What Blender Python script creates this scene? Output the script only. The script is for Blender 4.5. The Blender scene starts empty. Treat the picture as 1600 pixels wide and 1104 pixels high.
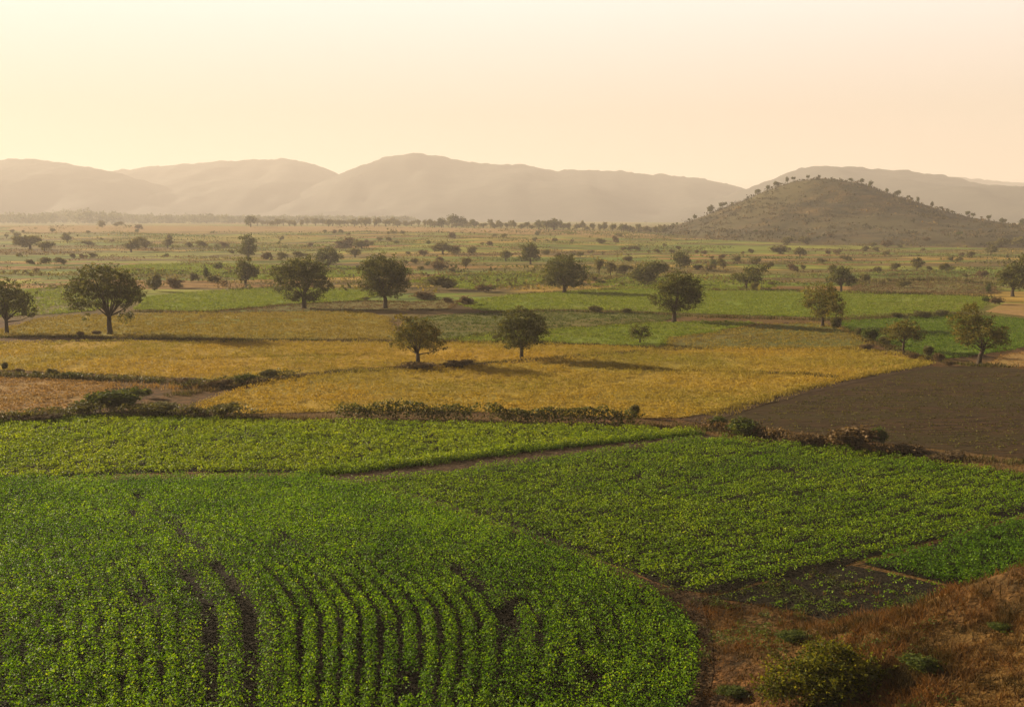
import bpy, math, random
import numpy as np
from mathutils import Vector, geometry
sc = bpy.context.scene
C = sc.collection
R = math.radians

# ------------------------------------------------------------------ camera, sky, sun, exposure
CAM_H, F_PX = 16.0, 1555.6
PITCH = math.atan(212 / F_PX)
cam_d = bpy.data.cameras.new('camera')
cam_d.lens, cam_d.sensor_width = 35.0, 36.0
cam_d.clip_start, cam_d.clip_end = 0.5, 40000
cam = bpy.data.objects.new('camera', cam_d)
cam.location = (0, 0, CAM_H)
cam.rotation_euler = (math.pi / 2 - PITCH, 0, 0)
C.objects.link(cam)
sc.camera = cam

SUN_EL, SUN_AZ = R(18), R(-62)          # azimuth from +Y towards +X: the sun is out of frame on the left, a little ahead
w = bpy.data.worlds.new('World'); sc.world = w; w.use_nodes = True
nt = w.node_tree
bg = nt.nodes['Background']
sky = nt.nodes.new('ShaderNodeTexSky'); sky.sky_type = 'NISHITA'
sky.sun_disc = False; sky.sun_elevation = SUN_EL; sky.sun_rotation = SUN_AZ
sky.air_density = 1.0; sky.dust_density = 3.0; sky.ozone_density = 0.6
tint = nt.nodes.new('ShaderNodeMix'); tint.data_type = 'RGBA'; tint.blend_type = 'MULTIPLY'
tint.inputs['Factor'].default_value = 1.0
tint.inputs['B'].default_value = (1.0, 0.80, 0.74, 1)
nt.links.new(sky.outputs[0], tint.inputs['A'])
# dusty milky morning air: a warm veil by elevation mixed over the clear-sky model
tc = nt.nodes.new('ShaderNodeTexCoord'); sx = nt.nodes.new('ShaderNodeSeparateXYZ')
nt.links.new(tc.outputs['Generated'], sx.inputs[0])
veil = nt.nodes.new('ShaderNodeValToRGB')
ve = veil.color_ramp.elements
ve[0].position = 0.0; ve[0].color = (4.9, 3.75, 2.75, 1)
ve[1].position = 1.0; ve[1].color = (0.45, 0.45, 0.5, 1)
for p_, c_ in ((0.10, (5.0, 4.05, 3.15, 1)), (0.24, (7.2, 6.7, 6.3, 1)), (0.5, (0.9, .88, .8, 1))):
    e_ = ve.new(p_); e_.color = c_
nt.links.new(sx.outputs['Z'], veil.inputs[0])
vm = nt.nodes.new('ShaderNodeMix'); vm.data_type = 'RGBA'; vm.inputs['Factor'].default_value = 0.9
nt.links.new(tint.outputs['Result'], vm.inputs['A']); nt.links.new(veil.outputs[0], vm.inputs['B'])
# the dusty glow lies towards the sun's half of the sky; the half behind the viewer is dimmer
hr = nt.nodes.new('ShaderNodeMapRange'); hr.interpolation_type = 'SMOOTHSTEP'
hr.inputs['From Min'].default_value = -0.5; hr.inputs['From Max'].default_value = 0.55
hr.inputs['To Min'].default_value = 0.30; hr.inputs['To Max'].default_value = 1.0
nt.links.new(sx.outputs['Y'], hr.inputs['Value'])
dm = nt.nodes.new('ShaderNodeVectorMath'); dm.operation = 'SCALE'
nt.links.new(vm.outputs['Result'], dm.inputs[0]); nt.links.new(hr.outputs[0], dm.inputs['Scale'])
nt.links.new(dm.outputs[0], bg.inputs['Color'])
bg.inputs['Strength'].default_value = 0.060
sd = bpy.data.lights.new('sun', 'SUN'); sd.energy = 5.0; sd.angle = R(0.6); sd.color = (1.0, 0.83, 0.58)
so = bpy.data.objects.new('sun', sd); C.objects.link(so)
sv = Vector((math.sin(SUN_AZ) * math.cos(SUN_EL), math.cos(SUN_AZ) * math.cos(SUN_EL), math.sin(SUN_EL)))
so.rotation_euler = sv.to_track_quat('Z', 'Y').to_euler()
so.location = (-60, 40, 60)
sc.view_settings.view_transform = 'Standard'
sc.view_settings.look = 'None'
sc.view_settings.gamma = 1
sc.view_settings.exposure = 1.5
sc.cycles.use_denoising = True
sc.cycles.max_bounces = 5
sc.cycles.transparent_max_bounces = 8

# ------------------------------------------------------------------ maths helpers
rng = np.random.default_rng(7)
random.seed(7)


def hash2(ix, iy, s):
    h = (ix.astype(np.int64) * 374761393 + iy.astype(np.int64) * 668265263 + s * 1274126177) & 0xffffffff
    h = ((h ^ (h >> 13)) * 1274126177) & 0xffffffff
    return ((h ^ (h >> 16)) & 0xffff) / 65535.0


def noise(x, y, s=0):
    """value noise, -1..1"""
    x = np.asarray(x, float); y = np.asarray(y, float)
    ix, iy = np.floor(x), np.floor(y)
    fx, fy = x - ix, y - iy
    fx = fx * fx * (3 - 2 * fx); fy = fy * fy * (3 - 2 * fy)
    a, b = hash2(ix, iy, s), hash2(ix + 1, iy, s)
    c, d = hash2(ix, iy + 1, s), hash2(ix + 1, iy + 1, s)
    return ((a * (1 - fx) + b * fx) * (1 - fy) + (c * (1 - fx) + d * fx) * fy) * 2 - 1


def fbm(x, y, s=0, o=3):
    r, a = 0, 1
    for k in range(o):
        r = r + noise(np.asarray(x) * 2 ** k, np.asarray(y) * 2 ** k, s + k) * a
        a *= 0.5
    return r / 1.75


def ss(a, b, v):
    t = np.clip((np.asarray(v, float) - a) / (b - a), 0, 1)
    return t * t * (3 - 2 * t)


def H(x, y):
    x = np.asarray(x, float); y = np.asarray(y, float)
    z = 6.0 * ss(220, 1000, y)
    z = z + 0.30 * noise(x / 38, y / 38, 3) * ss(66, 130, y)
    z = z + 1.6 * noise(x / 170, y / 140, 5) * ss(230, 520, y) * (1 - ss(2200, 3000, y))
    z = z + 0.9 * np.exp(-((x + 8) / 17) ** 2 - ((y - 41) / 13) ** 2)
    bank = 3.7 * np.clip((x - 6.3) / 11.2, 0, 1.7) ** 1.15 * (1 - ss(33.0, 37.0, y + 0.25 * noise(x / 3, y / 3, 9)))
    bank = bank + 0.14 * noise(x / 1.4, y / 1.4, 11) * np.clip(bank, 0, 1)
    hill = 14.3 * np.clip((25 - y) / 24, 0, 1) ** 1.25
    return z + np.maximum(bank, hill)


HX, HY = 234.0, 757.0
tl = np.array([(0, 55.), (29, 52.5), (55, 43.5), (77, 32.5), (119, 16.5), (151, 6), (190, 3.0), (240, -3)])
tr = np.array([(0, 55.), (35, 47.5), (74, 30.5), (106, 19.5), (138, 11), (170, 5.5), (205, 2.5), (240, -3)])


for t_ in (tl, tr):
    t_[:, 0] *= .75; t_[:-1, 1] = 16 + (t_[:-1, 1] - 16) * .75


def hill_z(x, y):
    dx = np.asarray(x, float) - HX; dy = np.asarray(y, float) - HY
    dyy = np.where(dy < 0, dy * 0.62, dy * 1.0)
    r = np.sqrt(dx * dx + dyy * dyy) + 1e-6
    wgt = 0.5 + 0.5 * dx / r
    z = np.interp(r, tl[:, 0], tl[:, 1]) * (1 - wgt) + np.interp(r, tr[:, 0], tr[:, 1]) * wgt
    nz = (1.6 * fbm(np.asarray(x) / 34, np.asarray(y) / 34, 21) + 0.5 * noise(np.asarray(x) / 9, np.asarray(y) / 9, 22)) * np.clip((z + 3) / 20, 0, 1)
    return z + nz


def S(x, y):
    return np.maximum(H(x, y), hill_z(x, y))


cp, sp_ = math.cos(PITCH), math.sin(PITCH)
TT = np.geomspace(18, 16000, 700)


def ray(px, py):
    u, v = (px - 800) / F_PX, (552 - py) / F_PX
    return np.array([u, cp + v * sp_, -sp_ + v * cp])


def at(px, py, surf=S):
    """ground point seen at a pixel of the photograph"""
    d = ray(px, py)
    f = lambda t: CAM_H + d[2] * t - surf(d[0] * t, d[1] * t)
    g = f(TT)
    k = np.argmax(g < 0)
    if g[k] >= 0:
        k = len(TT) - 1
    a, b = TT[k - 1], TT[k]
    for _ in range(24):
        m = (a + b) / 2
        if f(m) < 0: b = m
        else: a = m
    return np.array([d[0] * b, d[1] * b, float(surf(d[0] * b, d[1] * b))])


def at_depth(px, py, Y):
    d = ray(px, py)
    t = Y / d[1]
    return np.array([d[0] * t, Y, CAM_H + d[2] * t])


def in_poly(p, poly):
    x, y = p[:, 0], p[:, 1]
    c = np.zeros(len(p), bool)
    n = len(poly)
    for i in range(n):
        x1, y1 = poly[i][:2]; x2, y2 = poly[(i + 1) % n][:2]
        if y1 == y2: continue
        c ^= ((y1 > y) != (y2 > y)) & (x < (x2 - x1) * (y - y1) / (y2 - y1) + x1)
    return c


def seg_dist(p, line):
    best = np.full(len(p), 1e9)
    for a, b in zip(line[:-1], line[1:]):
        a, b = np.array(a[:2]), np.array(b[:2])
        d = b - a; L = max(1e-9, d @ d)
        t = np.clip(((p - a) @ d) / L, 0, 1)
        q = a + t[:, None] * d
        best = np.minimum(best, np.hypot(*(p - q).T))
    return best


def scatter(poly, per_m2):
    P = np.array([q[:2] for q in poly])
    lo, hi = P.min(0), P.max(0)
    n = int((hi - lo).prod() * per_m2)
    p = rng.uniform(lo, hi, (n, 2))
    return p[in_poly(p, P)]


# ------------------------------------------------------------------ mesh helpers
def tag(o, label=None, cat=None, group=None, kind=None):
    if label: o['label'] = label
    if cat: o['category'] = cat
    if group: o['group'] = group
    if kind: o['kind'] = kind
    return o


def mesh_np(name, V, Fq, mats, rnd=None, midx=None, smooth=False):
    """V (n,3), Fq (m,3|4) -> mesh"""
    V = np.asarray(V, np.float32); Fq = np.asarray(Fq, np.int32)
    me = bpy.data.meshes.new(name)
    k = Fq.shape[1]
    me.vertices.add(len(V)); me.loops.add(Fq.size); me.polygons.add(len(Fq))
    me.vertices.foreach_set('co', V.ravel())
    me.loops.foreach_set('vertex_index', Fq.ravel())
    me.polygons.foreach_set('loop_start', np.arange(0, Fq.size, k, dtype=np.int32))
    if rnd is not None:
        at_ = me.attributes.new('rnd', 'FLOAT', 'POINT')
        at_.data.foreach_set('value', np.asarray(rnd, np.float32))
    for m in (mats if isinstance(mats, (list, tuple)) else [mats]):
        me.materials.append(m)
    if midx is not None:
        me.polygons.foreach_set('material_index', np.asarray(midx, np.int32))
    me.update(calc_edges=True)
    if smooth:
        me.polygons.foreach_set('use_smooth', np.ones(len(Fq), bool))
    return me


def link(name, me, parent=None, loc=None):
    o = bpy.data.objects.new(name, me)
    C.objects.link(o)
    if parent: o.parent = parent
    if loc is not None: o.location = loc
    return o


def unit(v):
    return v / (np.linalg.norm(v, axis=1, keepdims=True) + 1e-9)


def leaf_quads(p, d, n, L, W):
    """diamond leaves: centre p, axis d, normal n, length L, width W"""
    d = unit(d); s = unit(np.cross(n, d))
    L = np.broadcast_to(L, len(p))[:, None] / 2; W = np.broadcast_to(W, len(p))[:, None] / 2
    nn = np.cross(d, s)
    V = np.stack([p - d * L, p + s * W - nn * W * .35, p + d * L - nn * L * .25, p - s * W - nn * W * .35], 1).reshape(-1, 3)
    return V, np.arange(len(p) * 4).reshape(-1, 4)


def rand_dirs(n, zbias=0.0, zs=1.0):
    v = rng.normal(size=(n, 3)); v[:, 2] = v[:, 2] * zs + zbias
    return unit(v)


def blades(p, h, wdt, lean=0.35, per=4, spread=0.08):
    """upright grass blades (tapering quads) rooted at p"""
    n = len(p) * per
    q = np.repeat(p, per, 0)
    q = q + np.c_[rng.normal(0, spread, (n, 2)), np.zeros(n)]
    hh = np.repeat(np.broadcast_to(h, len(p)), per) * rng.uniform(.55, 1.15, n)
    a = rng.uniform(0, 2 * np.pi, n)
    sdir = np.c_[np.cos(a), np.sin(a), np.zeros(n)]
    top = q + np.c_[rng.normal(0, 1, (n, 2)) * (lean * hh)[:, None], hh]
    ww = np.repeat(np.broadcast_to(wdt, len(p)), per)[:, None]
    q = q - np.array([0, 0, .05])
    V = np.stack([q - sdir * ww / 2, q + sdir * ww / 2, top + sdir * ww * .12, top - sdir * ww * .12], 1).reshape(-1, 3)
    return V, np.arange(n * 4).reshape(-1, 4), n


def tube(path, radii, seg=7):
    path = np.array(path, float); n = len(path)
    V = []
    for i in range(n):
        t = path[min(i + 1, n - 1)] - path[max(i - 1, 0)]
        t = t / (np.linalg.norm(t) + 1e-9)
        a = np.cross(t, [0, 1, 0.3]); a = a / (np.linalg.norm(a) + 1e-9)
        b = np.cross(t, a)
        for k in range(seg):
            th = 2 * np.pi * k / seg
            V.append(path[i] + radii[i] * (a * math.cos(th) + b * math.sin(th)))
    Fq = []
    for i in range(n - 1):
        for k in range(seg):
            k2 = (k + 1) % seg
            Fq.append((i * seg + k, i * seg + k2, (i + 1) * seg + k2, (i + 1) * seg + k))
    return np.array(V), np.array(Fq)


def join(parts):
    Vs, Fs, o = [], [], 0
    for V, Fq in parts:
        Vs.append(V); Fs.append(Fq + o); o += len(V)
    return np.concatenate(Vs), np.concatenate(Fs)


# ------------------------------------------------------------------ materials
def ramp_node(nt, stops):
    r = nt.nodes.new('ShaderNodeValToRGB')
    e = r.color_ramp.elements
    while len(e) < len(stops): e.new(0.5)
    for el, (p, c) in zip(e, stops):
        el.position = p; el.color = (*c, 1)
    return r


def leaf_mat(name, stops, trans=0.4, tcol=1.5, rough=0.5, patch=None):
    m = bpy.data.materials.new(name); m.use_nodes = True
    nt = m.node_tree; nt.nodes.clear()
    out = nt.nodes.new('ShaderNodeOutputMaterial')
    a = nt.nodes.new('ShaderNodeAttribute'); a.attribute_name = 'rnd'
    r = ramp_node(nt, stops)
    nt.links.new(a.outputs['Fac'], r.inputs[0])
    col = r.outputs[0]
    if patch:
        g = nt.nodes.new('ShaderNodeNewGeometry')
        nz = nt.nodes.new('ShaderNodeTexNoise'); nz.inputs['Scale'].default_value = patch[0]; nz.inputs['Detail'].default_value = 3
        nt.links.new(g.outputs['Position'], nz.inputs['Vector'])
        rr = ramp_node(nt, [(0.38, (0, 0, 0)), (0.64, (1, 1, 1))])
        nt.links.new(nz.outputs[0], rr.inputs[0])
        mx = nt.nodes.new('ShaderNodeMix'); mx.data_type = 'RGBA'; mx.blend_type = 'MULTIPLY'
        nt.links.new(rr.outputs[0], mx.inputs['Factor'])
        nt.links.new(col, mx.inputs['A']); mx.inputs['B'].default_value = (*patch[1], 1)
        col = mx.outputs['Result']
    p = nt.nodes.new('ShaderNodeBsdfPrincipled')
    p.inputs['Roughness'].default_value = max(rough, .55)
    p.inputs['Specular IOR Level'].default_value = 0.12
    nt.links.new(col, p.inputs['Base Color'])
    t = nt.nodes.new('ShaderNodeBsdfTranslucent')
    tm = nt.nodes.new('ShaderNodeMix'); tm.data_type = 'RGBA'; tm.blend_type = 'MULTIPLY'; tm.inputs['Factor'].default_value = 1
    nt.links.new(col, tm.inputs['A']); tm.inputs['B'].default_value = (tcol * 1.1, tcol, tcol * .5, 1)
    nt.links.new(tm.outputs['Result'], t.inputs['Color'])
    mix = nt.nodes.new('ShaderNodeMixShader'); mix.inputs[0].default_value = trans
    nt.links.new(p.outputs[0], mix.inputs[1]); nt.links.new(t.outputs[0], mix.inputs[2])
    nt.links.new(mix.outputs[0], out.inputs[0])
    return m


def soil_mat(name, stops, scale=1.2, stretch=(1, 1, 1), bump=0.5, bump_scale=6, patch=None, rot=0):
    """mottled ground: noise -> ramp, second noise for large patches, bump"""
    m = bpy.data.materials.new(name); m.use_nodes = True
    nt = m.node_tree; p = nt.nodes['Principled BSDF']
    p.inputs['Roughness'].default_value = 0.95
    p.inputs['Specular IOR Level'].default_value = 0.1
    g = nt.nodes.new('ShaderNodeNewGeometry')
    mp = nt.nodes.new('ShaderNodeMapping'); mp.inputs['Scale'].default_value = stretch; mp.inputs['Rotation'].default_value = (0, 0, rot)
    nt.links.new(g.outputs['Position'], mp.inputs['Vector'])
    n1 = nt.nodes.new('ShaderNodeTexNoise'); n1.inputs['Scale'].default_value = scale
    n1.inputs['Detail'].default_value = 7; n1.inputs['Roughness'].default_value = 0.68
    nt.links.new(mp.outputs[0], n1.inputs['Vector'])
    r = ramp_node(nt, stops)
    nt.links.new(n1.outputs[0], r.inputs[0])
    col = r.outputs[0]
    if patch:
        n2 = nt.nodes.new('ShaderNodeTexNoise'); n2.inputs['Scale'].default_value = patch[0]; n2.inputs['Detail'].default_value = 4
        nt.links.new(mp.outputs[0], n2.inputs['Vector'])
        rr = ramp_node(nt, [(0.42, (0, 0, 0)), (0.62, (1, 1, 1))])
        nt.links.new(n2.outputs[0], rr.inputs[0])
        mx = nt.nodes.new('ShaderNodeMix'); mx.data_type = 'RGBA'
        nt.links.new(rr.outputs[0], mx.inputs['Factor'])
        nt.links.new(col, mx.inputs['A']); mx.inputs['B'].default_value = (*patch[1], 1)
        col = mx.outputs['Result']
    nt.links.new(col, p.inputs['Base Color'])
    n3 = nt.nodes.new('ShaderNodeTexNoise'); n3.inputs['Scale'].default_value = bump_scale; n3.inputs['Detail'].default_value = 5
    nt.links.new(mp.outputs[0], n3.inputs['Vector'])
    b = nt.nodes.new('ShaderNodeBump'); b.inputs['Strength'].default_value = bump; b.inputs['Distance'].default_value = 0.3
    nt.links.new(n3.outputs[0], b.inputs['Height'])
    nt.links.new(b.outputs[0], p.inputs['Normal'])
    return m


def plain_mat():
    """the scrubby plain: dry grass close by, a patchwork of strips further out"""
    m = soil_mat('plain_ground', [(0.36, (.016, .010, .005)), (0.5, (.070, .035, .013)), (0.66, (.17, .082, .028))], 1.1, (1, 1, 1), 0.6, 5,
                 (0.12, (.115, .066, .018)))
    nt = m.node_tree; p = nt.nodes['Principled BSDF']
    old = p.inputs['Base Color'].links[0].from_socket
    g = nt.nodes.new('ShaderNodeNewGeometry')
    mp = nt.nodes.new('ShaderNodeMapping'); mp.inputs['Scale'].default_value = (1 / 70, 1 / 15, 0); mp.inputs['Rotation'].default_value = (0, 0, 0.12)
    nt.links.new(g.outputs['Position'], mp.inputs['Vector'])
    wob = nt.nodes.new('ShaderNodeTexNoise'); wob.inputs['Scale'].default_value = 1.5; wob.inputs['Detail'].default_value = 4
    nt.links.new(mp.outputs[0], wob.inputs['Vector'])
    ad = nt.nodes.new('ShaderNodeMix'); ad.data_type = 'RGBA'; ad.blend_type = 'LINEAR_LIGHT'; ad.inputs['Factor'].default_value = 0.22
    nt.links.new(mp.outputs[0], ad.inputs['A']); nt.links.new(wob.outputs['Color'], ad.inputs['B'])
    v = nt.nodes.new('ShaderNodeTexVoronoi'); v.inputs['Scale'].default_value = 1.0
    nt.links.new(ad.outputs['Result'], v.inputs['Vector'])
    sp = nt.nodes.new('ShaderNodeSeparateColor'); nt.links.new(v.outputs['Color'], sp.inputs[0])
    r = ramp_node(nt, [(0.0, (.12, .17, .022)), (.22, (.20, .22, .035)), (.40, (.15, .13, .035)), (.55, (.30, .21, .05)), (.72, (.13, .095, .035)), (.88, (.25, .15, .05))])
    r.color_ramp.interpolation = 'CONSTANT'
    nt.links.new(sp.outputs[0], r.inputs[0])
    # fine mottling with scrub
    n2 = nt.nodes.new('ShaderNodeTexNoise'); n2.inputs['Scale'].default_value = 0.11; n2.inputs['Detail'].default_value = 8; n2.inputs['Roughness'].default_value = 0.72
    m2 = nt.nodes.new('ShaderNodeMapping'); m2.inputs['Scale'].default_value = (.55, 1.0, 1.0)
    nt.links.new(g.outputs['Position'], m2.inputs['Vector']); nt.links.new(m2.outputs[0], n2.inputs['Vector'])
    rr = ramp_node(nt, [(0.38, (.34, .34, .22)), (0.50, (.85, .8, .65)), (0.62, (1.3, 1.2, 1.0))])
    nt.links.new(n2.outputs[0], rr.inputs[0])
    mu = nt.nodes.new('ShaderNodeMix'); mu.data_type = 'RGBA'; mu.blend_type = 'MULTIPLY'; mu.inputs['Factor'].default_value = 1
    nt.links.new(r.outputs[0], mu.inputs['A']); nt.links.new(rr.outputs[0], mu.inputs['B'])
    # near -> far
    sx = nt.nodes.new('ShaderNodeSeparateXYZ'); nt.links.new(g.outputs['Position'], sx.inputs[0])
    mr = nt.nodes.new('ShaderNodeMapRange'); mr.inputs['From Min'].default_value = 150; mr.inputs['From Max'].default_value = 190
    nt.links.new(sx.outputs['Y'], mr.inputs['Value'])
    mx = nt.nodes.new('ShaderNodeMix'); mx.data_type = 'RGBA'
    nt.links.new(mr.outputs[0], mx.inputs['Factor'])
    nt.links.new(old, mx.inputs['A']); nt.links.new(mu.outputs['Result'], mx.inputs['B'])
    nt.links.new(mx.outputs['Result'], p.inputs['Base Color'])
    return m


def bark_mat():
    return soil_mat('bark', [(0.3, (.035, .026, .018)), (0.7, (.085, .062, .042))], 3, (1, 1, .3), 0.6, 8)


M = {}
M['plain'] = plain_mat()
M['bark'] = bark_mat()
M['dark_soil'] = soil_mat('dark_soil', [(.3, (.008, .007, .003)), (.7, (.022, .015, .007))], 3)
M['brown_soil'] = soil_mat('brown_soil', [(.36, (.016, .009, .003)), (.52, (.048, .026, .009)), (.66, (.090, .050, .018))], 1.3, (.22, 1.5, 1), .9, 4, (.18, (.042, .030, .008)))
M['path'] = soil_mat('path_soil', [(.3, (.022, .014, .007)), (.5, (.055, .033, .016)), (.7, (.095, .058, .028))], 1.5)
M['yellow'] = soil_mat('ripe_grain', [(.28, (.17, .11, .018)), (.48, (.34, .215, .030)), (.72, (.44, .28, .040))], .55, (.6, 1.6, 1), .9, 2.0, (.045, (.25, .19, .027)))
M['olive'] = soil_mat('olive_grain', [(.28, (.13, .10, .018)), (.5, (.24, .185, .030)), (.72, (.32, .23, .04))], .5, (.6, 1.6, 1), .9, 2.0, (.05, (.17, .17, .026)))
M['tan'] = soil_mat('tan_stubble', [(.3, (.17, .105, .045)), (.7, (.36, .215, .085))], .7, (.6, 1.6, 1), .8, 2.5, (.08, (.25, .165, .05)))
M['far_green'] = soil_mat('far_green_crop', [(.28, (.085, .13, .012)), (.5, (.145, .20, .018)), (.72, (.21, .25, .028))], .45, (.6, 1.6, 1), .8, 2.0, (.05, (.16, .165, .022)))
M['deep_green'] = soil_mat('deep_green_crop', [(.28, (.06, .10, .008)), (.72, (.12, .17, .012))], .5, (.6, 1.6, 1), .8, 2.0, (.05, (.09, .12, .016)))
M['brown_green'] = soil_mat('weedy_fallow', [(.28, (.085, .07, .024)), (.5, (.13, .11, .028)), (.72, (.18, .135, .045))], .4, (.6, 1.6, 1), .8, 2.0, (.05, (.10, .115, .02)))
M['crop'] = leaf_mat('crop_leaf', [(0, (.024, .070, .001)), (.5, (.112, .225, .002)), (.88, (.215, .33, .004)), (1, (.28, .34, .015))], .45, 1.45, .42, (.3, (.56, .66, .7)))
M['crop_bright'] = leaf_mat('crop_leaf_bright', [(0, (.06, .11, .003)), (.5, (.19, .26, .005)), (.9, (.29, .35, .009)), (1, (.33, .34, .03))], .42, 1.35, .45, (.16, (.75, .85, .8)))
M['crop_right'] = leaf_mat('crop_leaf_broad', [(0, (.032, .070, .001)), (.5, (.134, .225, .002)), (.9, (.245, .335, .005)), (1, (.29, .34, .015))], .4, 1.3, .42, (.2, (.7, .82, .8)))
M['crop_dark'] = leaf_mat('crop_leaf_dark', [(0, (.018, .055, .001)), (.6, (.072, .165, .002)), (1, (.15, .25, .004))], .4, 1.2, .42)
M['tree_leaf'] = leaf_mat('tree_leaf', [(0, (.034, .042, .010)), (.5, (.075, .082, .018)), (1, (.155, .145, .030))], .35, 1.2, .6)
M['tree_warm'] = leaf_mat('tree_leaf_warm', [(0, (.045, .048, .010)), (.5, (.110, .102, .018)), (1, (.22, .17, .030))], .35, 1.3, .6)
M['bush_leaf'] = leaf_mat('bush_leaf', [(0, (.052, .055, .018)), (.5, (.10, .098, .030)), (1, (.18, .155, .048))], .3, 1.2, .6)
M['bush_dry'] = leaf_mat('bush_dry_leaf', [(0, (.06, .042, .022)), (.5, (.12, .080, .038)), (1, (.24, .16, .08))], .3, 1.1, .7)
M['bush_green'] = leaf_mat('bush_green_leaf', [(0, (.030, .050, .010)), (.5, (.060, .085, .014)), (1, (.13, .14, .022))], .35, 1.3, .6)
M['fore_bush'] = leaf_mat('foreground_bush_leaf', [(0, (.018, .026, .003)), (.5, (.070, .080, .006)), (1, (.22, .21, .013))], .4, 1.4, .6)
M['dry_grass'] = leaf_mat('dry_grass_blade', [(0, (.045, .020, .007)), (.5, (.165, .074, .018)), (.85, (.21, .10, .028)), (1, (.30, .165, .055))], .3, 1.1, .7, (.8, (.34, .50, .42)))
M['grain'] = leaf_mat('grain_blade', [(0, (.25, .175, .020)), (.5, (.36, .25, .030)), (1, (.46, .32, .05))], .35, 1.1, .6, (.05, (.66, .84, .85)))
M['olive_blade'] = leaf_mat('olive_blade', [(0, (.13, .10, .016)), (.5, (.23, .18, .026)), (1, (.34, .25, .05))], .35, 1.1, .6)
M['far_blade'] = leaf_mat('far_green_blade', [(0, (.075, .12, .010)), (.5, (.14, .19, .015)), (1, (.24, .26, .03))], .4, 1.2, .6)
M['deep_blade'] = leaf_mat('deep_green_blade', [(0, (.04, .09, .006)), (.5, (.085, .15, .008)), (1, (.16, .21, .014))], .4, 1.2, .6)
M['tan_blade'] = leaf_mat('tan_blade', [(0, (.15, .09, .035)), (.5, (.27, .165, .06)), (1, (.42, .27, .11))], .3, 1.1, .7)
M['verge'] = leaf_mat('verge_blade', [(0, (.045, .036, .014)), (.5, (.09, .065, .022)), (1, (.19, .125, .05))], .3, 1.1, .7, (.3, (.7, 1.0, .5)))
M['hill'] = soil_mat('hill_dry_grass', [(.36, (.014, .016, .007)), (.50, (.048, .037, .015)), (.66, (.120, .076, .028))], .06, (1, 1, 1), 1.0, .25, (.018, (.075, .062, .026)))
M['weed'] = leaf_mat('weed_leaf', [(0, (.030, .032, .008)), (.5, (.075, .075, .012)), (1, (.16, .14, .024))], .35, 1.2, .6)
M['plain_scrub'] = leaf_mat('plain_scrub_leaf', [(0, (.040, .042, .014)), (.4, (.085, .085, .022)), (.7, (.16, .14, .030)), (1, (.27, .18, .05))], .3, 1.2, .7)
M['hazed_bush'] = leaf_mat('hazed_bush_leaf', [(0, (.07, .068, .024)), (.5, (.125, .115, .038)), (1, (.20, .17, .06))], .35, 1.2, .7)  # paled bush tones: extra distance haze is put into the leaf colour
M['hill_scrub'] = leaf_mat('hill_scrub_leaf', [(0, (.024, .026, .010)), (.5, (.060, .052, .020)), (.8, (.13, .088, .034)), (1, (.22, .14, .055))], .25, 1.1, .7)
M['mountain'] = soil_mat('mountain_scrub', [(.36, (.030, .032, .028)), (.64, (.066, .062, .048))], .016, (1, 1, 1), 1.0, .03)

# ------------------------------------------------------------------ ground
rows_y = np.concatenate([np.arange(-60, 22, 4.0), np.arange(22, 52, 0.35), np.geomspace(52, 14000, 330)])
U = np.linspace(-1, 1, 331)
U = np.sign(U) * np.abs(U) ** 1.15
YY = np.repeat(rows_y[:, None], len(U), 1)
XX = U[None, :] * (38 + 0.95 * np.maximum(YY, 0) + 1.2 * np.maximum(-YY, 0))
V = np.c_[XX.ravel(), YY.ravel(), H(XX, YY).ravel()]
nr, nc = XX.shape
idx = np.arange(nr * nc).reshape(nr, nc)
Fq = np.stack([idx[:-1, :-1], idx[:-1, 1:], idx[1:, 1:], idx[1:, :-1]], -1).reshape(-1, 4)
ground = link('ground', mesh_np('ground', V, Fq, M['plain'], smooth=True))
tag(ground, 'dry scrubby plain reaching from the foreground to the mountains', 'ground', kind='structure')


def world_poly(px, surf=H):
    return [at(x, y, surf) for x, y in px]


def dense(poly, step, jit, closed=True):
    out = []
    n = len(poly)
    for i in range(n if closed else n - 1):
        a, b = np.array(poly[i][:2]), np.array(poly[(i + 1) % n][:2])
        L = np.linalg.norm(b - a)
        st = step * max(1, a[1] / 60)
        k = max(1, int(L / st))
        nrm = np.array([-(b - a)[1], (b - a)[0]]) / max(L, 1e-6)
        for j in range(k):
            q = a + (b - a) * j / k
            out.append(q + nrm * jit * max(1, a[1] / 80) * float(noise(q[0] / (4 * st), q[1] / (4 * st), 31)) + nrm * 0.3 * jit * rng.normal())
    if not closed: out.append(np.array(poly[-1][:2]))
    return out


LAYER = [0]


def z_mesh(x, y):
    """height of the ground mesh itself (its flat quads), so that thin sheets lie on it"""
    i = np.clip(np.searchsorted(rows_y, y) - 1, 0, len(rows_y) - 2)

    def row(k):
        yk = rows_y[k]
        wk = 38 + 0.95 * np.maximum(yk, 0) + 1.2 * np.maximum(-yk, 0)
        u = x / wk
        j = np.clip(np.searchsorted(U, u) - 1, 0, len(U) - 2)
        f = (u - U[j]) / (U[j + 1] - U[j])
        return H(U[j] * wk, yk) * (1 - f) + H(U[j + 1] * wk, yk) * f
    t = (y - rows_y[i]) / (rows_y[i + 1] - rows_y[i])
    return row(i) * (1 - t) + row(i + 1) * t




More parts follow.
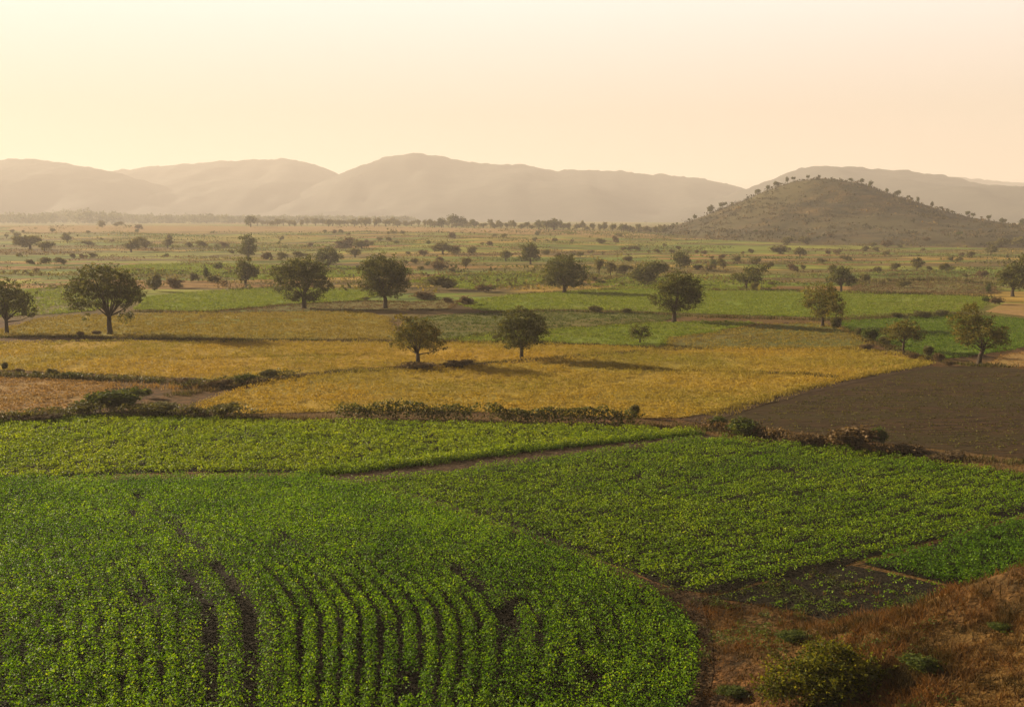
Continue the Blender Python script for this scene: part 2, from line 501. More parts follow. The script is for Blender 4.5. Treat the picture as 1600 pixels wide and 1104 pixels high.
def sheet(name, poly, mat, label, cat='field', step=1.2, jit=0.25, lift=0.004):
    """a field or path lying on the ground"""
    d = dense(poly, step, jit)
    P = np.array(d)
    lo, hi = P.min(0), P.max(0)
    Ym = P[:, 1].mean()
    g = max(0.42, Ym * 0.011)
    gx, gy = np.meshgrid(np.arange(lo[0], hi[0], g), np.arange(lo[1], hi[1], g))
    q = np.c_[gx.ravel(), gy.ravel()]
    q = q[in_poly(q, P)]
    if len(q): q = q[seg_dist(q, list(P) + [P[0]]) > g * 0.35]
    vs = [Vector(v) for v in P] + [Vector(v) for v in q]
    nE = len(P)
    res = geometry.delaunay_2d_cdt(vs, [(i, (i + 1) % nE) for i in range(nE)], [], 1, 1e-5)
    ve = np.array([(v[0], v[1]) for v in res[0]])
    LAYER[0] += 1
    z = np.maximum(z_mesh(ve[:, 0], ve[:, 1]), H(ve[:, 0], ve[:, 1])) + lift + 0.0012 * (LAYER[0] % 9) + 0.0002 * ve[:, 1]
    me = bpy.data.meshes.new(name)
    me.from_pydata(np.c_[ve, z].tolist(), [], [tuple(f) for f in res[2]])
    me.materials.append(mat)
    me.update()
    # face up
    if len(me.polygons) and me.polygons[0].normal.z < 0: me.flip_normals()
    o = link(name, me)
    tag(o, label, cat, kind='structure')
    return o


def z_at(p):
    return np.c_[p, H(p[:, 0], p[:, 1])]


def stuff(name, V, Fq, mat, rnd, label, cat):
    o = link(name, mesh_np(name, V, Fq, mat, rnd))
    return tag(o, label, cat, kind='stuff')


# ------------------------------------------------------------------ near crops
def plants(p, hgt, rad, nl, leaf, flat=0.9):
    """broad-leaved crop plants at p (n,2): nl leaves each spread through a dome"""
    n = len(p)
    P = z_at(p)
    hgt = np.broadcast_to(hgt, n); rad = np.broadcast_to(rad, n)
    q = np.repeat(P, nl, 0)
    N = n * nl
    a = rng.uniform(0, 2 * np.pi, N)
    rr = np.sqrt(rng.uniform(0, 1, N)) * np.repeat(rad, nl)
    hz = np.repeat(hgt, nl)
    top = hz * (1 - 0.55 * (rr / np.repeat(rad, nl)) ** 2)
    zz = top * (1 - 0.75 * rng.uniform(0, 1, N) ** 2.0)
    out = np.c_[np.cos(a), np.sin(a), np.zeros(N)]
    c = q + out * rr[:, None]; c[:, 2] += zz
    d = out + np.c_[rng.normal(0, .7, (N, 2)), rng.normal(-.05, .45, N)]
    nrm = rand_dirs(N, flat, .7)
    L = leaf * rng.uniform(.65, 1.3, N)
    V, Fq = leaf_quads(c, d, nrm, L, L * rng.uniform(.55, .8, N))
    pr = np.repeat(rng.normal(0, .10, n), nl)
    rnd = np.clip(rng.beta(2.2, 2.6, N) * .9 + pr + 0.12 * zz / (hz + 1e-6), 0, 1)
    rnd = np.where(rng.uniform(0, 1, N) < .004, 1.0, rnd)
    return V, Fq, np.repeat(rnd, 4)


# F1: near left field with curving rows
B_px = [(1072, 1120), (1093, 1050), (1092, 990), (1058, 950), (980, 905), (850, 848), (700, 798), (560, 760), (478, 745)]
A_px = [(330, 1120), (330, 1050), (328, 965), (300, 915), (262, 870), (205, 805), (150, 752)]
Bw = np.array(world_poly(B_px)); Aw = np.array(world_poly(A_px))
F1 = [(-60, 24)] + [(Bw[0][0], 24)] + [tuple(q[:2]) for q in Bw] + [tuple(at(x, y, H)[:2]) for x, y in [(450, 747), (190, 749), (0, 752), (-300, 764)]] + [(-70, 50)]
sheet('green_field', [np.array(q) for q in F1], M['dark_soil'], 'dark soil of the near left field under curving rows of green crop')
tracks = [[(330, 1120), (330, 960), (285, 890), (215, 810), (150, 750), (110, 700)],
          [(382, 1120), (378, 985), (330, 920), (262, 850), (195, 790)],
          [(808, 1020), (785, 950), (700, 885), (610, 830), (555, 795)],
          [(640, 1100), (628, 1020), (590, 960), (480, 880), (395, 800)],
          [(228, 1010), (222, 930), (215, 905)]]
tracks_w = [[at(x, y, H)[:2] for x, y in t] for t in tracks]
Ys = np.arange(24.5, 64, 0.17)
xa = np.interp(Ys, Aw[:, 1], Aw[:, 0]); xb = np.interp(Ys, Bw[:, 1], Bw[:, 0])
xa = np.where(Ys < Aw[0, 1], Aw[0, 0], xa); xb = np.where(Ys < Bw[0, 1], Bw[0, 0], xb)
ext = Ys > Aw[-1, 1]
pts = []
for ri in range(-71, 25):
    s = ri / 24.5
    x = xa * (1 - s) + xb * s
    ok = np.ones(len(Ys), bool)
    if ri in (0, 2):
        ok = noise(Ys * .7, Ys * 0 + ri, 44) > (-1.2 + 2.0 * ss(42.5, 37.5, Ys) * 0 + np.where(Ys < 42, 2.3, np.where(Ys < 53, 1.25, 1.0)))
    elif ri in (19,):
        ok = noise(Ys * .5, Ys * 0 + ri, 44) > -.55
    if ri in (0, 2): ok |= rng.uniform(0, 1, len(Ys)) < .10
    pts.append(np.c_[x, Ys][ok])
p = np.concatenate(pts)
core = ss(-0.15, .05, (p[:, 0] + 12) / 12) * (1 - ss(40.5, 46, p[:, 1])) * (1 - ss(-3, 2, p[:, 0]))
p = p + rng.normal(0, 1, p.shape) * (0.045 + 0.075 * (1 - core))[:, None]
p = p[in_poly(p, np.array([q[:2] for q in F1]))]
core = (1 - ss(40.5, 46, p[:, 1])) * ss(-32, -12, p[:, 0]) * (1 - ss(-3, 2, p[:, 0]))
keep = np.ones(len(p), bool)
for i, t in enumerate(tracks_w):
    if i < 2: continue
    dd = seg_dist(p, t)
    wd = [.21, .19, .12, .10, .10][i]
    keep &= ~((dd < wd * (1 + .5 * noise(p[:, 0] * .9, p[:, 1] * .9, 40 + i))) & (noise(p[:, 0] * .45, p[:, 1] * .45, 50 + i) > (np.where(p[:, 1] < 41, -.75, .0) if i < 2 else .0)))
bare = fbm(p[:, 0] / 2.2, p[:, 1] / 2.2, 61) - 0.0
keep &= ~((bare > .74) & (core < .3))
pc = at(797, 962, H)[:2]
keep &= ~(np.hypot((p[:, 0] - pc[0]) / .4, (p[:, 1] - pc[1]) / 1.2) < 1)
keep &= (p[:, 0] > -36 - .35 * (p[:, 1] - 30)) & (p[:, 1] > 26)
p = p[keep]
core = (1 - ss(40.5, 46, p[:, 1])) * ss(-32, -12, p[:, 0]) * (1 - ss(-3, 2, p[:, 0]))
hv = (.54 + .16 * fbm(p[:, 0] / 1.6, p[:, 1] / 1.6, 62)) * rng.uniform(.8, 1.15, len(p))
rad = .28 + .08 * (1 - core)
for rr_ in (0, 2):        # plants lean into the wheel tracks from both sides
    s_ = rr_ / 24.5
    dx_ = np.abs(p[:, 0] - np.interp(p[:, 1], Ys, xa * (1 - s_) + xb * s_))
    rad = np.where(dx_ < .95, np.maximum(rad, .45), rad)
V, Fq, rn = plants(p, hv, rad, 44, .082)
stuff('crop', V, Fq, M['crop'], rn, 'deep green leafy crop in curving rows over the near left field', 'crop')
print('F1 plants', len(p))

# F2: upper left bright field
F2_px = [(-300, 668), (0, 660), (100, 652), (180, 650), (400, 658), (700, 662), (900, 666), (1000, 669), (1060, 674), (1094, 679), (1000, 688), (850, 703), (700, 722), (560, 738), (490, 743), (445, 737), (300, 737), (190, 739), (120, 744), (0, 749), (-300, 760)]
F2 = world_poly(F2_px)
sheet('green_field', F2, M['dark_soil'], 'soil of the yellow-green field beyond the curving rows')
p = scatter(F2, 10.5)
p = p[p[:, 0] > -62]
dens = fbm(p[:, 0] / 3.5, p[:, 1] / 2.0, 70)
p = p[rng.uniform(0, 1, len(p)) < .93 - .45 * ss(.35, .8, dens)]
edge = seg_dist(p, F2[9:15])
hv = (.36 + .12 * fbm(p[:, 0] / 2.5, p[:, 1] / 1.6, 71) + .22 * (1 - ss(.4, 1.8, edge))) * rng.uniform(.8, 1.2, len(p))
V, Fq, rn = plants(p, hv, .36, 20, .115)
stuff('crop', V, Fq, M['crop_bright'], rn, 'bright yellow-green crop in the left field before the hedge', 'crop')
print('F2 plants', len(p))
# grassy green edge of F2 along the path
e = dense(F2[9:15], .12, .0, False)
e = np.array(e)
e = np.repeat(e, 6, 0) + rng.normal(0, .35, (len(e) * 6, 2)) + np.array([0, .5])
V, Fq, n = blades(z_at(e), .30, .06, .6, 4, .1)
stuff('grass', V, Fq, M['deep_blade'], np.repeat(rng.uniform(0, .8, n), 4), 'dark green grassy edge along the brown path between two fields', 'grass')

# F3: right field
F3_px = [(545, 757), (700, 738), (900, 711), (1090, 687), (1130, 685), (1350, 708), (1600, 743), (1750, 765), (1750, 760), (1600, 799), (1480, 836), (1335, 878), (1230, 905), (1110, 928), (1060, 922), (950, 878), (800, 822), (680, 785)]
F3 = world_poly(F3_px)
sheet('green_field', F3, M['dark_soil'], 'soil of the large right field under leafy green crop')
dirv = np.array(at(1335, 878, H)[:2]) - np.array(at(1110, 928, H)[:2]); dirv /= np.linalg.norm(dirv)
nv = np.array([-dirv[1], dirv[0]])
P3 = np.array([q[:2] for q in F3])
pu, pv = P3 @ dirv, P3 @ nv
gu, gv = np.meshgrid(np.arange(pu.min(), pu.max(), .2), np.arange(pv.min(), pv.max(), .92))
p = gu.ravel()[:, None] * dirv + gv.ravel()[:, None] * nv
p = p + rng.normal(0, .06, p.shape) + (fbm(p[:, 0] / 6, p[:, 1] / 6, 80) * .25)[:, None] * nv
p = p[in_poly(p, P3)]
dens = fbm(p[:, 0] / 1.5, p[:, 1] / 1.0, 81)
p = p[(rng.uniform(0, 1, len(p)) < 1 - .6 * ss(.25, .7, dens))]
edge = np.minimum(seg_dist(p, F3[9:14]), seg_dist(p, F3[13:]))
hv = (.44 + .30 * fbm(p[:, 0] / 1.6, p[:, 1] / .8, 82)) * rng.uniform(.75, 1.2, len(p))
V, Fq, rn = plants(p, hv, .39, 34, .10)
stuff('crop', V, Fq, M['crop_right'], rn, 'leafy mid-green crop filling the large right field', 'crop')
print('F3 plants', len(p))

# F4: dark green corner
F4_px = [(1345, 884), (1480, 845), (1600, 811), (1750, 768), (1800, 900), (1620, 922), (1530, 926), (1430, 903)]
F4 = world_poly(F4_px, lambda x, y: 0.0 * np.asarray(x, float))
sheet('green_field', F4, M['dark_soil'], 'soil of the small dark green field at the right edge')
p = scatter(F4, 13)
hv = (.46 + .12 * fbm(p[:, 0] / 1.5, p[:, 1] / 1.5, 90)) * rng.uniform(.8, 1.2, len(p))
V, Fq, rn = plants(p, hv, .30, 26, .095)
stuff('crop', V, Fq, M['crop_dark'], rn, 'dense dark green crop in the right corner field', 'crop')

# F5: ploughed patch with seedlings
F5_px = [(1105, 945), (1200, 915), (1330, 888), (1430, 906), (1525, 930), (1480, 960), (1375, 985), (1290, 978), (1180, 955)]
F5 = world_poly(F5_px, lambda x, y: 0.0 * np.asarray(x, float))
sheet('ploughed_patch', F5, M['dark_soil'], 'small dark ploughed patch with seedlings beside the bank', lift=.01)
p = scatter(F5, 9)
p = p[fbm(p[:, 0] / 1.2, p[:, 1] / .8, 95) + .9 * np.sin((p @ nv) * 2 * np.pi / .75) > .25]
V, Fq, rn = plants(p, rng.uniform(.10, .24, len(p)), .2, 11, .09)
stuff('seedlings', V, Fq, M['crop_right'], rn * .8, 'sparse green seedlings on the small dark ploughed patch', 'crop')

# paths
pth = world_poly([(470, 750), (560, 738), (700, 721), (850, 703), (1000, 688), (1094, 679), (1130, 683), (1090, 687), (900, 711), (700, 738), (545, 757), (500, 757)])
sheet('path', pth, M['path'], 'brown earth path running between the two green fields', 'path', .8, .12, .009)
pth = world_poly([(1065, 925), (1098, 933), (1112, 990), (1112, 1050), (1096, 1110), (1072, 1110), (1093, 1050), (1094, 990), (1060, 950), (980, 903), (850, 846), (700, 796), (560, 758), (600, 758), (700, 788), (800, 824), (950, 882)])
sheet('path', pth, M['path'], 'bare earth strip curving round the near left field', 'path', .8, .1, .009)
pth = world_poly([(1062, 656), (1150, 634), (1240, 610), (1310, 594), (1400, 579), (1452, 570), (1460, 574), (1400, 585), (1320, 602), (1240, 620), (1160, 643), (1100, 662)])
sheet('path', pth, M['path'], 'pale earth path along the ploughed field', 'path', 1, .15, .022)

# ------------------------------------------------------------------ farther fields
def field(px, mat, name, label, blade=None, per_m2=0, h=.5, wd=.08, jit=.3, bl_label=None, rows=None):
    po = world_poly(px)
    sheet(name, po, mat, label, 'field', 1.5, jit)
    if blade:
        far = max(1.0, po[0][1] / 110)
        p = scatter(po, per_m2)
        p = p[np.abs(p[:, 0]) < 12 + .62 * p[:, 1]]
        dn = fbm(p[:, 0] / 3.5 / far, p[:, 1] / 3.0 / far, 101)
        p = p[rng.uniform(0, 1, len(p)) < .97 - .8 * ss(.15, .7, dn)]
        b = np.array(dense(po, .35 / far ** .5, 0))
        b = b[np.abs(b[:, 0]) < 12 + .62 * b[:, 1]]
        b = np.repeat(b, 3, 0); b = b + rng.normal(0, .3 * far, b.shape)
        p = np.concatenate([p, b])
        hh = h * (.8 + .45 * fbm(p[:, 0] / 2.2 / far, p[:, 1] / 2.2 / far, 102)) * rng.uniform(.7, 1.25, len(p))
        V, Fq, rn = plants(p, np.maximum(hh, .05), wd * 3.6, 10, wd * 1.5, .5)
        stuff('crop', V, Fq, blade, rn, bl_label, 'crop')


field([(0, 591), (90, 594), (178, 600), (150, 622), (128, 634), (60, 645), (0, 650), (-260, 665), (-260, 590)], M['tan'], 'stubble_field', 'small tan stubble field at the left edge', M['tan_blade'], 6, .25, .09, .3, 'short dry stubble on the small tan field at left')
field([(300, 641), (345, 618), (430, 596), (520, 584), (640, 576), (740, 573), (840, 565), (930, 557), (1040, 549), (1180, 546), (1340, 547), (1440, 561), (1455, 569), (1320, 594), (1220, 615), (1120, 641), (1060, 652), (990, 652), (850, 646), (700, 642), (540, 641), (400, 646)], M['yellow'], 'yellow_field', 'large golden grain field in front of the two middle trees', M['grain'], 7, .42, .085, .3, 'ripe golden grain of the large field in the middle')
field([(-260, 530), (0, 536), (160, 533), (330, 535), (620, 536), (760, 536), (900, 540), (1035, 546), (930, 553), (830, 561), (740, 567), (640, 571), (520, 578), (420, 588), (330, 594), (240, 588), (120, 583), (0, 578), (-260, 570)], M['yellow'], 'yellow_field', 'long golden grain field on the left behind the verge', M['grain'], 6, .42, .09, .3, 'ripe golden grain of the long left field')
field([(1118, 656), (1190, 634), (1280, 608), (1345, 594), (1435, 574), (1520, 572), (1600, 577), (1800, 585), (1850, 700), (1740, 735), (1600, 716), (1500, 705), (1400, 694), (1260, 678)], M['brown_soil'], 'ploughed_field', 'large dark brown ploughed field on the right', None, 0)
PL = world_poly([(1150, 654), (1290, 614), (1440, 580), (1600, 579), (1790, 590), (1840, 698), (1740, 730), (1600, 712), (1400, 690), (1260, 674)])
gx_, gy_ = np.meshgrid(np.arange(0, 110, .35), np.arange(60, 125, .85))
p = np.c_[gx_.ravel(), gy_.ravel() + .05 * gx_.ravel()] + rng.normal(0, .09, (gx_.size, 2))
p = p[in_poly(p, np.array([q[:2] for q in PL]))]
p = p[rng.uniform(-1.15, .75, len(p)) < fbm(p[:, 0] / 9, p[:, 1] / 3.5, 175) + .25 * noise(p[:, 0] / 2, p[:, 1] / .85, 176)]
V, Fq, rn = plants(p, rng.uniform(.06, .17, len(p)), .22, 7, .13)
stuff('weeds', V, Fq, M['weed'], rn, 'sparse low weeds in lines on the brown ploughed field', 'weeds')
field([(190, 529), (280, 505), (340, 491), (450, 489), (560, 487), (605, 498), (612, 515), (622, 531), (430, 529), (330, 528)], M['olive'], 'yellow_field', 'olive-yellow field between the two left trees', M['olive_blade'], 4, .45, .11, .4, 'olive-yellow crop between the large left trees')
field([(-250, 520), (0, 518), (60, 500), (110, 494), (230, 492), (330, 489), (275, 505), (185, 526), (60, 525), (-250, 530)], M['olive'], 'yellow_field', 'yellow-green strip behind the broad left tree', M['olive_blade'], 3.5, .45, .11, .4, 'yellow-green crop under the broad left tree')
field([(215, 483), (235, 464), (330, 455), (440, 449), (560, 452), (610, 456), (560, 470), (440, 476), (330, 487)], M['far_green'], 'green_field', 'bright green field between the broad tree and round trees', M['far_blade'], 2.6, .4, .14, .6, 'bright green crop between the left trees')
field([(330, 488), (450, 477), (560, 470), (640, 472), (720, 470), (700, 484), (560, 485), (440, 488)], M['brown_green'], 'fallow_field', 'brown fallow strip under the two round trees', M['bush_dry'], 1.2, .25, .13, .4, 'thin dry weeds under the two round trees')
field([(715, 474), (800, 462), (880, 457), (960, 450), (1110, 450), (1300, 455), (1480, 462), (1545, 466), (1520, 486), (1400, 494), (1290, 497), (1110, 490), (1000, 486), (880, 483), (760, 486)], M['far_green'], 'green_field', 'wide bright green field in the right middle distance', M['far_blade'], 2.4, .4, .14, .6, 'bright green crop of the wide field in the right middle distance')
field([(640, 500), (700, 492), (860, 487), (1000, 490), (1060, 495), (1020, 504), (900, 512), (760, 521), (690, 532), (640, 531)], M['brown_green'], 'fallow_field', 'dull green fallow strip between the middle trees', M['bush_green'], 1.6, .25, .13, .4, 'dull green weeds on the fallow strip between the middle trees')
field([(760, 523), (850, 517), (1000, 507), (1100, 503), (1180, 505), (1110, 520), (1040, 527), (1035, 541), (900, 536), (800, 534), (690, 533)], M['far_green'], 'green_field', 'green field around the small round shrub', M['far_blade'], 3.2, .38, .12, .4, 'green crop around the small round shrub')
field([(1042, 544), (1048, 528), (1120, 520), (1190, 507), (1280, 505), (1330, 520), (1360, 538), (1340, 544), (1180, 543)], M['brown_green'], 'fallow_field', 'olive brown field in front of the right tree', M['olive_blade'], 2.5, .3, .1, .3, 'thin olive growth in front of the right tree')
field([(1310, 504), (1400, 498), (1480, 492), (1600, 499), (1800, 505), (1800, 545), (1600, 541), (1560, 549), (1480, 560), (1440, 556), (1370, 530), (1330, 515)], M['deep_green'], 'green_field', 'deep green field behind the small right trees', M['deep_blade'], 4, .4, .11, .4, 'deep green crop behind the small right trees')
field([(1545, 568), (1570, 556), (1620, 547), (1800, 548), (1800, 578), (1620, 571), (1590, 574)], M['tan'], 'stubble_field', 'tan bare patch at the right edge beside the tree', M['tan_blade'], 2, .12, .09, .3, 'short tan stubble beside the golden-lit tree')
field([(1540, 487), (1570, 474), (1800, 476), (1800, 497), (1600, 494)], M['tan'], 'stubble_field', 'tan strip at the far right edge')
field([(1330, 455), (1345, 444), (1480, 439), (1550, 447), (1550, 459), (1450, 458)], M['brown_green'], 'fallow_field', 'brownish strip behind the wide green field', M['bush_dry'], .8, .35, .18, .4, 'thin brown weeds behind the wide green field')
field([(-200, 470), (0, 462), (60, 452), (140, 446), (215, 452), (205, 470), (140, 486), (60, 492), (-200, 500)], M['brown_green'], 'green_field', 'dark green field left of the broad tree', M['far_blade'], 1.6, .4, .15, .4, 'dark green crop left of the broad tree')
field([(160, 428), (200, 415), (300, 412), (440, 415), (560, 417), (640, 420), (560, 432), (420, 437), (300, 428)], M['far_green'], 'green_field', 'pale green strip behind the left trees', M['far_blade'], .7, .5, .22, .4, 'pale green crop behind the left trees')
field([(640, 440), (700, 430), (850, 424), (870, 432), (830, 444), (740, 452)], M['far_green'], 'green_field', 'pale green strip in the middle distance', M['far_blade'], .7, .5, .22, .4, 'pale green crop in the middle distance')
field([(930, 446), (980, 434), (1100, 432), (1210, 440), (1200, 450), (1100, 449)], M['far_green'], 'green_field', 'pale green strip behind the leaning tree', M['far_blade'], .7, .5, .22, .4, 'pale green crop behind the ragged dark tree')
field([(0, 358), (140, 353), (400, 354), (640, 354), (840, 358), (1000, 364), (1040, 369), (900, 368), (700, 363), (500, 361), (250, 362), (60, 364)], M['tan'], 'stubble_field', 'long tan strip along the far edge of the plain')
field([(160, 377), (260, 370), (400, 368), (520, 371), (470, 378), (330, 378)], M['olive'], 'yellow_field', 'far golden strip left of the middle')
field([(1050, 389), (1100, 384), (1220, 386), (1260, 391), (1150, 393)], M['far_green'], 'green_field', 'thin pale green strip at the foot of the hill')

# ------------------------------------------------------------------ foliage
def crown_leaves(blobs, n_clump, per, leaf, cs, shell=.55, zs=.8):
    """blobs: (x,y,z,rx,ry,rz). clumps of leaves spread through the blobs"""
    vol = np.array([b[3] * b[4] * b[5] for b in blobs]) ** .67
    k = rng.choice(len(blobs), n_clump, p=vol / vol.sum())
    B = np.array(blobs)[k]
    d = rand_dirs(n_clump)
    r = (shell + (1 - shell) * rng.uniform(0, 1, n_clump) ** .7) * rng.uniform(.7, 1.2, n_clump)
    c = B[:, :3] + d * r[:, None] * B[:, 3:]
    N = n_clump * per
    csz = np.repeat(cs * rng.uniform(.6, 1.4, n_clump), per)
    q = np.repeat(c, per, 0) + rng.normal(0, 1, (N, 3)) * csz[:, None] * np.array([1, 1, .7])
    L = leaf * rng.uniform(.6, 1.4, N)
    V, Fq = leaf_quads(q, rand_dirs(N, -.1, zs), rand_dirs(N, .5), L, L * rng.uniform(.45, .75, N))
    rn = np.clip(np.repeat(rng.normal(.5, .17, n_clump), per) + rng.normal(0, .18, N), 0, 1)
    return V, Fq, np.repeat(rn, 4), c


def limbs(base_r, fork, clumps, n_limb, seed, lean=(0, 0)):
    """trunk from origin to fork height, limbs to some clump centres"""
    rg = np.random.default_rng(seed)
    parts = []
    top = np.array([lean[0], lean[1], fork])
    path = [np.array([0, 0, -.25]), np.array([lean[0] * .1, 0, .12 * fork]), np.array([lean[0] * .5 + .05 * fork * rg.normal(), 0, .55 * fork]), top]
    parts.append(tube(path, [base_r * 1.7, base_r * 1.12, base_r * .9, base_r * .82], 9))
    ids = rg.choice(len(clumps), min(n_limb, len(clumps)), replace=False)
    for i in ids:
        t = clumps[i]
        s = top + (t - top) * rg.uniform(0, .05) - np.array([0, 0, rg.uniform(0, .18) * fork])
        s[:2] = top[:2] * (s[2] / fork)
        mid = s + (t - s) * .5 + np.array([0, 0, .12 * np.linalg.norm(t - s)]) * rg.uniform(-.4, 1) + rg.normal(0, .05, 3) * np.linalg.norm(t - s)
        r0 = base_r * rg.uniform(.22, .42)
        parts.append(tube([s, (s + mid) / 2 + rg.normal(0, .03, 3), mid, t], [r0, r0 * .7, r0 * .45, r0 * .12], 6))
    return join(parts)


def tree(base, blobs_px, label, mat='tree_leaf', fork_px=None, trunk_px=5, leaf=.25, dens=1.0, group='single field trees', name='field_tree', cat='tree', lean=0, limb_n=16, extra=0, cs_f=1.0):
    """blobs_px: (x, y, rx, ry) in photograph pixels round the crown; depth from rx"""
    b = at(*base)
    s = b[1] / (F_PX * cp) * 1.0
    blobs = []
    zc = lambda py: at_depth(base[0], py, b[1])[2] - b[2]
    for (x, y, rx, ry) in blobs_px:
        blobs.append(((x - base[0]) * s, rng.normal(0, .35) * rx * s, zc(y), rx * s * 1.04, rx * s * 1.0, ry * s * 1.06))
    area = sum(bb[3] * bb[5] for bb in blobs) * 3.14
    ncl = int(max(14, area * 4.6 * dens * (.30 / leaf) ** 1.2))
    V, Fq, rn, cl = crown_leaves(blobs, ncl, 24, leaf, .30 * (leaf / .30) * cs_f, .35)
    keep = np.repeat((V.reshape(-1, 4, 3)[:, :, 2].min(1) > .25), 4)
    V = V[keep]; rn = rn[keep]; Fq = np.arange(len(V)).reshape(-1, 4)
    root = link(name, None, None, b)
    tag(root, label, cat, group)
    link('crown', mesh_np('crown', V, Fq, M[mat], rn), root)
    fork = zc(fork_px) if fork_px else .3 * zc(min(q[1] - q[3] for q in blobs_px))
    tv, tf = limbs(trunk_px * s / 2, fork, cl, limb_n, int(base[0]), (lean * s, 0))
    link('trunk', mesh_np('trunk', tv, tf, M['bark'], smooth=True), root)
    return root


tree((11, 522), [(8, 450, 22, 16), (35, 462, 22, 16), (-15, 462, 22, 18), (20, 472, 32, 16), (45, 487, 14, 8), (-30, 485, 22, 12), (5, 486, 20, 9)],
     'round dark tree cut by the left edge of the view', fork_px=500, trunk_px=6)
tree((172, 522), [(165, 425, 30, 13), (190, 436, 30, 20), (130, 443, 24, 16), (205, 452, 24, 16), (150, 450, 34, 18), (118, 462, 20, 10), (185, 458, 30, 12), (125, 476, 14, 9), (200, 474, 20, 8), (198, 494, 13, 9), (138, 494, 10, 5), (212, 462, 18, 10), (155, 474, 14, 6)],
     'broadest dark tree with spreading crown and drooping branch low on its right', fork_px=494, trunk_px=8, limb_n=26)
tree((475, 482), [(470, 415, 28, 16), (445, 428, 22, 16), (498, 428, 20, 18), (470, 436, 36, 20), (505, 446, 14, 14), (438, 446, 14, 12), (460, 462, 16, 9), (490, 462, 18, 9)],
     'round bushy tree standing left of its tall twin behind the olive field', fork_px=463, trunk_px=7, dens=1.15, leaf=.28)
tree((602, 482), [(600, 412, 28, 18), (580, 420, 22, 16), (622, 424, 20, 18), (600, 434, 36, 20), (626, 444, 14, 12), (580, 446, 18, 12), (606, 456, 22, 10)],
     'tall round dark tree with a narrow lower crown on one clear trunk', fork_px=464, trunk_px=7, dens=1.25, leaf=.28)
tree((882, 458), [(880, 410, 22, 12), (868, 422, 20, 16), (898, 424, 18, 16), (880, 434, 32, 14), (912, 432, 8, 10), (860, 438, 12, 8), (895, 444, 16, 6)],
     'hazy round tree at the near end of the wide green field', fork_px=443, trunk_px=6, dens=1.1, leaf=.33)
tree((1053, 503), [(1058, 434, 22, 13), (1075, 446, 20, 18), (1040, 448, 20, 12), (1062, 458, 32, 20), (1085, 466, 14, 14), (1028, 472, 16, 9), (1055, 478, 26, 9), (1020, 466, 8, 4)],
     'dense dark tree with a ragged left side at the edge of a green field', fork_px=484, trunk_px=7, dens=1.2)
tree((1285, 510), [(1285, 455, 22, 12), (1268, 466, 16, 14), (1300, 468, 16, 16), (1284, 474, 28, 16), (1260, 472, 10, 6), (1278, 488, 16, 5), (1308, 484, 8, 10)],
     'bushy right-hand tree with a small dark shrub against its trunk', fork_px=494, trunk_px=5, mat='tree_warm')
tree((653, 570), [(650, 505, 24, 12), (632, 514, 20, 14), (672, 520, 22, 16), (650, 524, 36, 18), (625, 536, 16, 10), (680, 538, 16, 12), (650, 542, 34, 8), (625, 498, 9, 6)],
     'low wide olive tree standing in the grassy verge of the golden field', fork_px=552, trunk_px=7, leaf=.20, mat='tree_warm', dens=1.0)
tree((815, 560), [(815, 492, 24, 13), (795, 504, 20, 14), (836, 508, 20, 18), (815, 514, 38, 20), (788, 522, 18, 12), (842, 526, 16, 12), (815, 532, 36, 9)],
     'dark green tree with a full round crown at the end of the verge', fork_px=542, trunk_px=6, leaf=.20, dens=1.25)
tree((1000, 537), [(1000, 514, 14, 8), (992, 520, 9, 7), (1008, 520, 9, 7), (1000, 528, 10, 5)],
     'small round dark shrub alone in the middle green field', fork_px=531, trunk_px=3, leaf=.22, limb_n=8, name='shrub', cat='shrub', group='single shrubs')
tree((1411, 551), [(1410, 508, 20, 10), (1394, 518, 16, 10), (1428, 520, 16, 12), (1410, 520, 28, 12), (1436, 526, 8, 8)],
     'small umbrella-shaped tree left of the golden-lit right tree', fork_px=535, trunk_px=4, leaf=.22, mat='tree_warm')
tree((1529, 570), [(1510, 482, 14, 8), (1504, 500, 22, 12), (1530, 506, 24, 16), (1500, 516, 18, 14), (1520, 520, 34, 16), (1555, 518, 16, 12), (1562, 530, 14, 14), (1510, 534, 18, 8), (1543, 538, 10, 8)],
     'golden-lit tree with bent trunk beside the ploughed field', fork_px=545, trunk_px=7, leaf=.20, mat='tree_warm', lean=6, dens=1.05)
tree((384, 446), [(384, 410, 12, 8), (376, 420, 12, 10), (392, 424, 10, 10), (384, 430, 16, 8)],
     'hazy upright tree between the broad tree and the bushy round tree', fork_px=438, trunk_px=4, leaf=.45, name='distant_tree', group='hazy trees in the middle distance')
tree((513, 419), [(512, 395, 14, 8), (520, 402, 12, 10), (504, 404, 12, 9)],
     'hazy tree peeping out behind the bushy round tree', fork_px=414, trunk_px=4, leaf=.5, name='distant_tree', group='hazy trees in the middle distance')
tree((1166, 450), [(1165, 432, 22, 8), (1178, 424, 14, 8), (1150, 434, 10, 5), (1190, 420, 12, 8)],
     'flat-topped hazy tree behind the wide green field', fork_px=441, trunk_px=4, leaf=.45, name='distant_tree', group='hazy trees in the middle distance')
tree((1314, 456), [(1316, 428, 14, 10), (1302, 434, 12, 8), (1326, 436, 12, 8), (1310, 424, 16, 7)],
     'hazy two-stemmed tree behind the bushy right tree', fork_px=446, trunk_px=4, leaf=.45, name='distant_tree', group='hazy trees in the middle distance')
tree((1582, 463), [(1580, 424, 20, 14), (1598, 412, 18, 16), (1565, 436, 14, 8), (1590, 440, 18, 8)],
     'hazy tree at the right edge below the hill', fork_px=450, trunk_px=5, leaf=.45, name='distant_tree', group='hazy trees in the middle distance')
